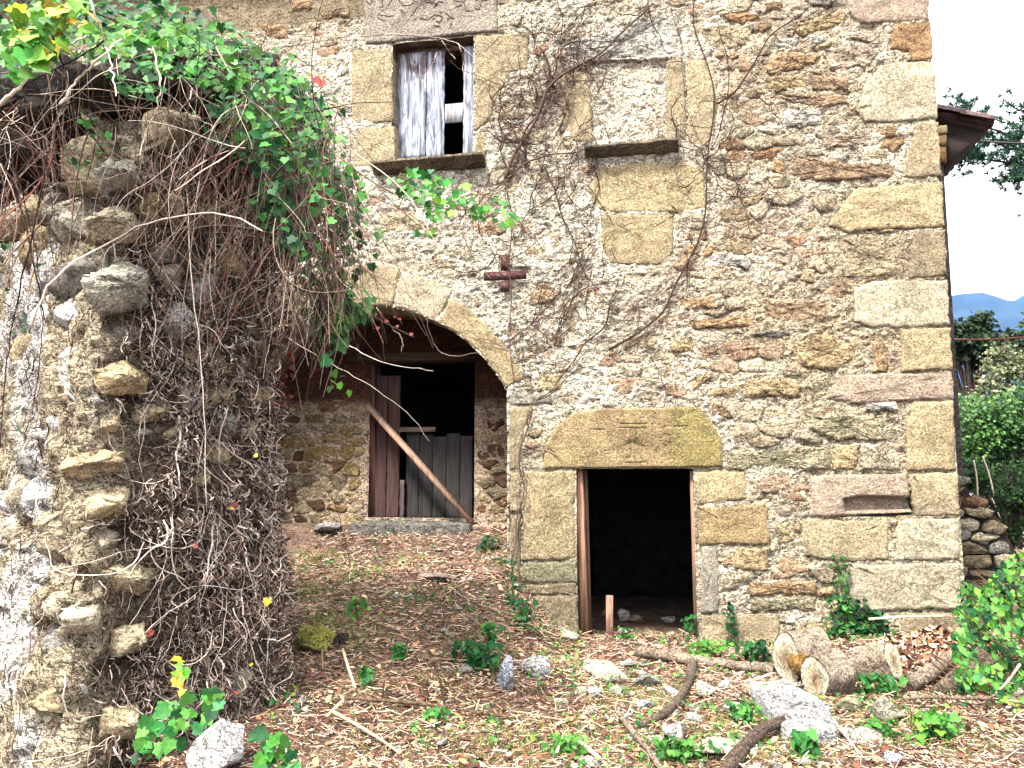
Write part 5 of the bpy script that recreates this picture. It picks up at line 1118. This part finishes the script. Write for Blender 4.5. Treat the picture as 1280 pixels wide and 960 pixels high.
# ================================================================== small plants
def plant(name, u, v, wpx, hpx, n, label, cat='plant', pal=(0, 1, 2, 7), size=.045, group=None, ywall=None, spread=.5):
    if ywall is None: g = G(u, v)
    else: g = P(u, v, ywall)
    t_ = thing(name, g, label, cat, group); k = float((g - CAM) @ (_M @ np.array([0, 0, -1.0]))) / FPX; W_, H_ = wpx * k / 2, hpx * k
    x = NR.normal(0, .42, n).clip(-1, 1) * W_; zf = NR.rand(n) ** .8; y = NR.normal(0, .35, n) * W_ * spread if ywall is None else NR.uniform(-.05, 0, n)
    base = g + np.stack([x, y, zf * H_], 1); base[:, 2] = np.maximum(base[:, 2], gz(base[:, 0], base[:, 1]) + .015)
    ks = np.array(pal)[NR.randint(0, len(pal), n)]; c = np.array([PALS[q] for q in ks]) * NR.uniform(.45, 1.05, (n, 1)); nm = camn(n, .7) + [0, 0, .3]
    m_ = min(n, 8); sp = NR.choice(n, m_, replace=False)
    root = g if ywall is None else g + [0, -.01, 0]
    Pp = np.stack([root + (base[sp] - root) * np.array([f_, f_, f_ ** .8]) + [0, 0, 0] for f_ in (0, .35, .7, 1)], 1); V, F, C = tubes(Pp, .003, lin((120, 120, 70), .5), 4, cap=False); mk('stems', V, F, C, M['stem'], t_)['kind'] = 'stuff'
    if n <= 26 and size >= .05: leaf_parts(base, nm, size * NR.uniform(.7, 1.2, n), ks, t_)
    else:
        V, F, C = leaf_mesh(base, nm, size * NR.uniform(.6, 1.25, n), c, (LV, LFc)); mk('foliage', V, F, C, M['leaf'], t_)['kind'] = 'stuff'
    return t_
plant('ivy_clump', 590, 838, 66, 34, 110, 'dark green ivy clump on the slope left of the bluish stone', 'ivy', (0, 1, 3), .05)
plant('ivy_clump', 612, 815, 30, 34, 50, 'small ivy sprig above the bluish stone', 'ivy', (0, 1, 2), .045)
plant('weed_plant', 1007, 950, 30, 38, 20, 'leafy dark green plant in front of the slab at the bottom edge', 'plant', (0, 1, 7), .075)
plant('weed_plant', 446, 778, 24, 34, 30, 'thin weed with one bright leaf behind the mossy rock', 'weed', (5, 0, 2), .04)
plant('weed_plant', 500, 825, 26, 20, 34, 'round weed tuft in the middle of the slope', 'weed', (0, 2), .04)
plant('weed_plant', 458, 858, 26, 22, 34, 'green weed tuft right of the pale split stick', 'weed', (0, 1, 2), .04)
plant('weed_plant', 655, 790, 36, 40, 70, 'bushy weed at the left foot of the door jamb', 'weed', (0, 1, 3), .04)
plant('weed_plant', 640, 760, 30, 60, 50, 'tall thin weed against the bank below the porch pillar', 'weed', (1, 3), .035)
plant('ivy_clump', 864, 800, 20, 30, 34, 'small ivy sprig at the foot of the right door post', 'ivy', (0, 1), .04)
plant('weed_plant', 885, 822, 56, 20, 120, 'bright grassy weeds between the long branch and the wall', 'weed', (2, 7, 4, 5), .035)
plant('weed_plant', 945, 828, 60, 26, 110, 'dark ivy along the wall foot left of the largest log', 'ivy', (0, 1, 3), .042)
plant('climbing_ivy', 914, 815, 20, 60, 60, 'thin dark ivy runner climbing the wall right of the doorway', 'ivy', (1, 3), .04, ywall=-.05)
plant('climbing_ivy', 1060, 815, 56, 70, 230, 'ivy climbing the wall behind the cut logs', 'ivy', (0, 1, 3, 2), .045, ywall=-.05)
plant('climbing_ivy', 1095, 815, 50, 54, 170, 'low ivy spreading on the wall right of the climbing ivy', 'ivy', (0, 1, 3), .045, ywall=-.05)
plant('climbing_ivy', 1053, 745, 24, 50, 50, 'upper tip of ivy on the wall below the tan quoin', 'ivy', (0, 2, 1), .035, ywall=-.05)
plant('weed_plant', 958, 880, 24, 22, 20, 'bright leafed sprig beside the round cream stone', 'weed', (5, 7, 2), .055)
plant('weed_plant', 1100, 870, 60, 26, 90, 'ivy trailing on the ground below the smallest log', 'ivy', (0, 1, 2), .045)
plant('weed_plant', 1170, 925, 60, 34, 80, 'bright ivy patch in front of the thin branch', 'ivy', (5, 7, 2, 0), .055)
plant('weed_plant', 1095, 925, 50, 26, 60, 'green weeds below the wedge shaped stone', 'weed', (0, 2, 7), .045)
plant('weed_plant', 930, 905, 40, 26, 60, 'small leafy weeds left of the slab', 'weed', (2, 0, 7), .04)
plant('weed_plant', 780, 800, 30, 16, 40, 'small green weeds on the threshold of the dark doorway', 'weed', (0, 1, 2), .035)
plant('weed_plant', 545, 905, 40, 20, 40, 'weeds growing just below the dead branch', 'weed', (0, 2), .035)
plant('weed_plant', 610, 690, 30, 20, 40, 'weeds at the right side of the porch floor', 'weed', (1, 3), .035)
plant('weed_plant', 705, 945, 60, 26, 90, 'mossy green weeds near the bottom edge left of the stick', 'weed', (2, 4, 7), .035)
plant('weed_plant', 850, 950, 90, 26, 150, 'patch of green weeds at the bottom edge below the white stone', 'weed', (2, 0, 7, 4), .035)
plant('weed_plant', 408, 668, 26, 8, 30, 'tiny weeds beside the pale stone left of the door step', 'weed', (0, 3), .03)
# ivy bank on the right
bank = thing('ivy_bank', (3.6, -1.6, float(gz(3.6, -1.6))), 'dense bright green ivy bank at the right edge of the yard', 'ivy')
n = 3000; BP = in_poly([(1200, 720), (1225, 735), (1265, 690), (1285, 690), (1320, 640), (1420, 640), (1420, 930), (1300, 915), (1240, 870), (1200, 870), (1190, 800)], n)
V_, cen = [], []
for (u, v) in BP:
    d = ray(u, v); Y_ = -1.9 + (u - 1200) * .0016 + .9 * sm(v, 900, 700) + NR.normal(0, .16) + .3 * math.sin(u * .09 + v * .05) * math.sin(v * .11); q_ = CAM + d * ((Y_ - CAM[1]) / d[1]); q_[2] = max(q_[2], float(gz(q_[0], q_[1])) + .02); cen.append(q_)
cen = np.array(cen); u_ = BP[:, 0]; ks = NR.choice([0, 2, 7, 5, 1, 4, 3], n); c = np.array([PALS[q] for q in ks]) * NR.uniform(.5, 1.2, (n, 1))
k = np.zeros(n, bool); k[:130] = True; leaf_parts(cen[k], camn(130, .4), NR.uniform(.045, .068, 130), ks[k], bank)
V, F, C = leaf_mesh(cen[~k], camn((~k).sum(), .45), NR.uniform(.025, .055, (~k).sum()), c[~k], (LV, LFc)); mk('foliage', V, F, C, M['leaf'], bank)['kind'] = 'stuff'
st_ = cen[NR.choice(n, 120)]; Pp = np.stack([st_ + np.array([NR.normal(0, .05), 0, 0]) + [0, .1, -f_ * .4] + NR.normal(0, .03, (120, 3)) for f_ in (0, .3, .6, 1)], 1); V, F, C = tubes(Pp, .005, lin((130, 90, 70), .5), 4, cap=False); mk('stems', V, F, C, M['stem'], bank)['kind'] = 'stuff'
rod([P(1275, 830, -1.95), P(1262, 850, -1.95), P(1240, 872, -1.9), P(1225, 880, -1.85)], .008, .005, lin((206, 170, 150), .7), 'vine_stem', 'pale vine stem arching out of the ivy bank', 'vine', n=12, mat_='stem')
# ================================================================== dry-stone wall beyond the house corner
YW = 1.3
dw = thing('dry_stone_wall', P(1235, 730, YW), 'broken dry stone wall beyond the right corner of the house', 'wall')
tx = XZ([(1180, 585), (1205, 592), (1215, 615), (1235, 632), (1252, 645), (1262, 668), (1275, 690), (1300, 705), (1360, 725)], YW)
bz = -.1; wpoly = np.vstack([tx, [(tx[-1, 0], bz), (tx[0, 0], bz)]])
for cp in rubble_layout((tx[0, 0], tx[-1, 0], bz, tx[:, 1].max()), [], .24, .11, 1.7, gap=.008, sizes=(.5, 1.5)):
    c0 = cp.mean(0); d_, ins_ = seg_d(c0[None], wpoly)
    if not ins_[0]: continue
    yo = NR.uniform(-.04, .05); c = np.array([GRY, GT, TAN, PALE, BRN][NR.randint(5)]) * NR.uniform(.75, 1.0)
    V, F, Qs = stone_geo(cp, 0, .35, .016, .012, .018, .04, frame=lambda q, h: np.stack([q[:, 0], YW + yo - h, q[:, 1]], 1), pillow=.005)
    mk('stone', V, F, c * (1 + .25 * fbm(Qs[:, 0] * 8, Qs[:, 1] * 9, 0, 3, 501))[:, None], M['rubble'], dw, smooth=True)
cx_ = wpoly.copy(); n = len(cx_); Vc = np.vstack([np.stack([cx_[:, 0], np.full(n, YW + .05), cx_[:, 1] - .04], 1), np.stack([cx_[:, 0], np.full(n, YW + .5), cx_[:, 1] - .06], 1)])
mk('wall_core', Vc, [list(range(n)), list(range(n, 2 * n))[::-1]] + [[i, i + n, (i + 1) % n + n, (i + 1) % n] for i in range(n)], cl(60, 52, 44), M['rubble'], dw)
# ================================================================== rear annex with its tiled eave
YA = 2.4
anx = thing('rear_annex', (XR, YA, 0), 'rear wing of the house showing a projecting tiled eave past the corner', 'building')
xw = P(1185.5, 300, YA)[0]; zw = P(1187, 160, YA)[2]
m_ = MB(); m_.box(((XR - .2 + xw) / 2, YA + 1.25, zw / 2 - .2), (xw - XR + .2, 2.5, zw + .4 - .02), col=cl(120, 106, 104, .6)); m_.build('wall', M['rubble'], anx)
for k, (va, vb) in enumerate(((158, 170), (171, 184), (185, 206))):
    za, zb = P(1185, va, YA)[2], P(1185, vb, YA)[2]; MB().box((xw - .02, YA - .02, (za + zb) / 2), (.12 - .02 * k, .1, za - zb - .012), col=[YEL, OCH, ORG][k], bev=.012).build('quoin', M['ashlar'], anx)
def xz(u, v): return P(u, v, YA)[[0, 2]]
sof = np.array([xz(1182, 153), xz(1230, 163), xz(1226, 172), xz(1212, 180), xz(1210, 188), xz(1198, 192), xz(1196, 201), xz(1186, 205), xz(1182, 205)]); n = len(sof)
V = np.vstack([np.stack([sof[:, 0], np.full(n, YA + .05), sof[:, 1]], 1), np.stack([sof[:, 0], np.full(n, YA + 2.3), sof[:, 1]], 1)])
mk('eave_boards', V, [list(range(n)), list(range(n, 2 * n))[::-1]] + [[i, i + n, (i + 1) % n + n, (i + 1) % n] for i in range(n)], (.016, .010, .008), M['wood_x'], anx)
for k in range(4):
    a, b = P(1184, 176, YA + .3 + k * .55), P(1220, 180, YA + .3 + k * .55); MB().box((a + b) / 2 + [0, 0, .02], (b[0] - a[0], .09, .09), rot=Matrix.Rotation(.10, 3, 'Y'), col=(.04, .025, .02), bev=.008).build('rafter', M['wood_x'], anx)
ra, rb_ = P(1156, 142, YA), P(1231, 159, YA); sl_ = (rb_ - ra); Lr = np.linalg.norm(sl_[[0, 2]]); ang = math.atan2(-sl_[2], sl_[0])
def tile_geo(over):
    k = 7; V = []
    for s in (0, .42):
        for e in (0, 1):
            for a in np.linspace(0, math.pi, k): r_ = (.085 - .012 * s) - .013 * e; V.append((s, -math.cos(a) * r_, (math.sin(a) * r_) * (1 if over else -.6)))
    i = np.arange(k - 1); F = [[a, a + 1, 2 * k + a + 1, 2 * k + a] for a in i] + [[k + a, 3 * k + a, 3 * k + a + 1, k + a + 1] for a in i] + [[a, k + a, k + a + 1, a + 1] for a in i] + [[2 * k + a, 2 * k + a + 1, 3 * k + a + 1, 3 * k + a] for a in i]
    return np.array(V), F
tm = []
for over in (True, False):
    for c in (cl(130, 100, 100, .4), cl(110, 84, 92, .4), cl(150, 124, 122, .45)):
        V, F = tile_geo(over); tm.append(mesh('tile', V, F, c, M['tile'], True))
rm = Matrix.Rotation(ang, 3, 'Y')
for j in range(12):
    for k in range(2):
        for over in (True, False):
            o = bpy.data.objects.new('tile', tm[NR.randint(3) + (0 if over else 3)]); COL.link(o); o.parent = anx
            p_ = ra + sl_ / Lr * (k * .36) ; p_ = np.array([p_[0], YA - .04 + j * .19 + (0 if over else .095), p_[2] + (.035 if over else .05) + .006 * (k % 2) + k * .004 * 0])
            o.location = p_ - WO[anx]; o.rotation_euler = (NR.normal(0, .015), ang - .05, NR.normal(0, .02))
MB().box((ra + rb_) / 2 + [0, 1.1, -.012], (Lr, 2.2, .03), rot=rm, col=(.03, .02, .016)).build('roof_boards', M['wood_x'], anx)
# cables
def cable(pts, r, c, label):
    V, F, C = tubes(smooth_line(pts, 30)[None], r, c, 5); tag(mk('cable', V, F, C, M['stem'], None), label, 'cable')
cable([P(1222, 176, 3.2), P(1260, 179, 3.2), P(1330, 179, 3.2), P(1500, 160, 3.2)], .012, (.06, .05, .05), 'thin dark cable running right from the tiled eave')
cable([P(1180, 424, 7), P(1235, 425, 7), P(1290, 421, 7), P(1480, 410, 7)], .016, lin((150, 90, 80), .5), 'reddish cable crossing in front of the trees beyond the house')
# ================================================================== trees and bushes beyond
def tree(name, label, cat, base, blobs, n, leaf, cols, trunk=None, sticks=0, group=None, dens=.3):
    t_ = thing(name, base, label, cat, group); base = np.array(base, float)
    cen, rad = np.array([b[0] for b in blobs], float), np.array([b[1] for b in blobs], float); w_ = rad.prod(1) ** .6; w_ /= w_.sum()
    m_ = max(20, n // 45); i = NR.choice(len(cen), m_, p=w_); D = NR.normal(size=(m_, 3)); D /= np.linalg.norm(D, axis=1, keepdims=True); cl_ = cen[i] + D * rad[i] * (NR.rand(m_, 1) ** .35)
    j = NR.randint(0, m_, n); cr2 = rad.mean() * .23; pc = cl_[j] + NR.normal(0, cr2, (n, 3)) * [1, 1, .7]
    clump_tone = NR.uniform(.7, 1.3, m_)[j][:, None]  # random leaf tone per clump
    c = pick(cols, n, .25) * clump_tone; nm = NR.normal(0, .6, (n, 3)) + [.1, -.5, .7]
    V, F, C = leaf_mesh(pc, nm, leaf * NR.uniform(.6, 1.3, n), c, quick(0), NR.uniform(0, 6.28, n)); mk('crown', V, F, C, M['leaf'], t_)['kind'] = 'stuff'
    tr = trunk or .12; top = cen[np.argmax(cen[:, 2])]
    V, F, C = tubes(smooth_line([base - [0, 0, .5], base + (top - base) * .4 + [.1, 0, 0], top], 12)[None], np.linspace(tr, tr * .25, 12)[None], lin((110, 92, 76), .5), 8); mk('trunk', V, F, C, M['bark'], t_, smooth=True)
    b0 = base + (cl_[:min(m_, 40)] - base) * .35; b0[:, :2] = base[:2] + (top - base)[:2] * .3; Pp = np.stack([b0, (b0 + cl_[:len(b0)]) / 2 + [0, 0, .1], cl_[:len(b0)]], 1)
    V, F, C = tubes(Pp, np.array([tr * .35, tr * .2, tr * .08]), lin((120, 100, 84), .5), 5, cap=False); mk('limbs', V, F, C, M['bark'], t_, smooth=True)['kind'] = 'stuff'
    return t_
def at(u, v, Y_): return P(u, v, Y_)
def blob(u, v, Y_, ru, rv): # size in picture pixels turned to metres at that depth
    c = P(u, v, Y_); k = float((c - CAM) @ (_M @ np.array([0, 0, -1.0]))) / FPX; return (c, (ru * k, ru * k * .8, rv * k))
DK = [lin((40, 62, 34), .6), lin((56, 80, 40), .6), lin((30, 46, 30), .6)]; MG = [lin((80, 128, 62), .5), lin((100, 148, 74), .55), lin((56, 100, 52), .42), lin((124, 164, 92), .6)]; PG = [lin((156, 162, 116), .42), lin((118, 136, 82), .38), lin((180, 180, 144), .48)]
def gb(u, Y_): p = P(u, 620, Y_); return (p[0], p[1], float(gz(p[0], p[1])))
tree('dark_tree', 'dark evergreen tree standing just beyond the house corner', 'tree', gb(1215, 17), [blob(1205, 430, 17, 30, 24), blob(1240, 440, 17, 34, 22), blob(1225, 405, 17, 12, 10)], 5200, .16, DK, .16)
tree('dark_tree', 'dark tree at the right edge behind the pale shrub', 'tree', gb(1285, 19), [blob(1275, 440, 19, 34, 26), blob(1320, 430, 19, 50, 40), blob(1190, 432, 19, 16, 18)], 5600, .17, DK, .18)
tree('pale_shrub', 'pale flowering shrub rising in front of the dark trees', 'shrub', gb(1246, 13), [blob(1250, 470, 13, 22, 34), blob(1240, 500, 13, 26, 22), blob(1262, 452, 13, 16, 22)], 2600, .09, PG, .06)
tree('green_bush', 'large mid green bush filling the gap beyond the corner', 'bush', gb(1240, 9.5), [blob(1225, 530, 9.5, 40, 46), blob(1262, 540, 9.5, 40, 50), blob(1215, 580, 9.5, 30, 36), blob(1300, 520, 9.5, 46, 60)], 9000, .085, MG, .06)
tree('green_bush', 'darker green bush low behind the dry stone wall', 'bush', gb(1270, 5.2), [blob(1262, 612, 5.2, 34, 28), blob(1300, 620, 5.2, 40, 44), blob(1225, 600, 5.2, 20, 20), blob(1275, 650, 5.2, 22, 20)], 4200, .06, [MG[2], DK[1], DK[0], MG[0]], .04)
tree('green_bush', 'bright bush further right beyond the frame of the yard', 'bush', gb(1360, 8), [blob(1370, 520, 8, 60, 70), blob(1420, 560, 8, 60, 70)], 4500, .085, MG, .08)
for u0, v0, u1, v1, l in ((1222, 622, 1217, 575, 'bare pale stem standing in front of the green bush'), (1242, 618, 1228, 570, 'second leaning bare stem right of the first in front of the bush')):
    V, F, C = tubes(smooth_line([P(u0, v0, 4.2), P((u0 + u1) / 2 + 2, (v0 + v1) / 2, 4.2), P(u1, v1, 4.2)], 8)[None], .012, lin((190, 180, 150), .6), 5); tag(mk('sapling', V, F, C, M['stem'], None, smooth=True), l, 'sapling')
# pine reaching in from the right
pb = gb(1420, 5.5); pine = thing('pine_tree', pb, 'pine with blue green needles reaching in from the right edge above the eave', 'tree')
V, F, C = tubes(smooth_line([np.array(pb) - [0, 0, .5], P(1425, 350, 5.5), P(1400, 60, 5.5), P(1395, -120, 5.5)], 20)[None], np.linspace(.2, .09, 20)[None], lin((120, 84, 66), .5), 10); mk('trunk', V, F, C, M['bark'], pine, smooth=True)
BR = [[(1412, 240), (1330, 215), (1270, 205), (1225, 197), (1190, 199)], [(1270, 205), (1262, 222), (1285, 232)], [(1330, 215), (1290, 190), (1262, 186), (1245, 178)], [(1404, 120), (1330, 125), (1290, 140), (1268, 128), (1260, 120)], [(1330, 125), (1300, 165), (1272, 160)], [(1290, 190), (1262, 168), (1240, 158), (1225, 160)], [(1225, 197), (1210, 190)], [(1190, 199), (1182, 200)],
      [(1225, 160), (1200, 142), (1192, 134)], [(1400, 60), (1340, 70), (1310, 90)], [(1330, 215), (1300, 215), (1278, 222)]]
N_ = []
for b in BR:
    uv = smooth_line(b, 14); pts = np.array([P(a, c_, 5.5) for a, c_ in uv]); pts[:, 1] += np.linspace(0, .3, 14) * (R.random() - .5)
    V, F, C = tubes(pts[None], np.linspace(.030, .010, 14)[None], lin((110, 84, 70), .5), 6); mk('branch', V, F, C, M['bark'], pine, smooth=True); N_.append(pts[3:])
N_ = np.vstack(N_); uN, vN = px_of(N_[:, 0], N_[:, 2]); n = 15000; i = NR.randint(0, len(N_), n); j = NR.normal(0, .13, (n // 26 + 1, 3))[np.arange(n) // 26]; i = i[(np.arange(n) // 26) * 26 % n]
st_ = N_[i] + j; D = NR.normal(0, 1, (n, 3)) + [-.3, 0, .5]; D /= np.linalg.norm(D, axis=1, keepdims=True); Ln = NR.uniform(.06, .12, n)[:, None]
V, F, C = tubes(np.stack([st_, st_ + D * Ln], 1), np.tile([.0055, .003], (n, 1)), pick([lin((52, 104, 84), .6), lin((70, 120, 90), .6), lin((40, 80, 76), .6), lin((90, 130, 80), .6)], n, .2), 3, cap=False); mk('needles', V, F, C, M['leaf'], pine)['kind'] = 'stuff'
# ================================================================== air
hb = MB().box((500, 700, 330), (13500, 11500, 950), col=(1, 1, 1)).build('haze', None, None, origin=(0, 0, 0)); hb['kind'] = 'stuff'
hm = bpy.data.materials.new('haze'); hm.use_nodes = True; t_ = hm.node_tree; t_.nodes.clear(); pv = t_.nodes.new('ShaderNodeVolumePrincipled'); pv.inputs['Color'].default_value = (.12, .38, 1.0, 1); pv.inputs['Density'].default_value = .000065
mo_ = t_.nodes.new('ShaderNodeOutputMaterial'); t_.links.new(pv.outputs[0], mo_.inputs['Volume']); hb.data.materials.clear(); hb.data.materials.append(hm)
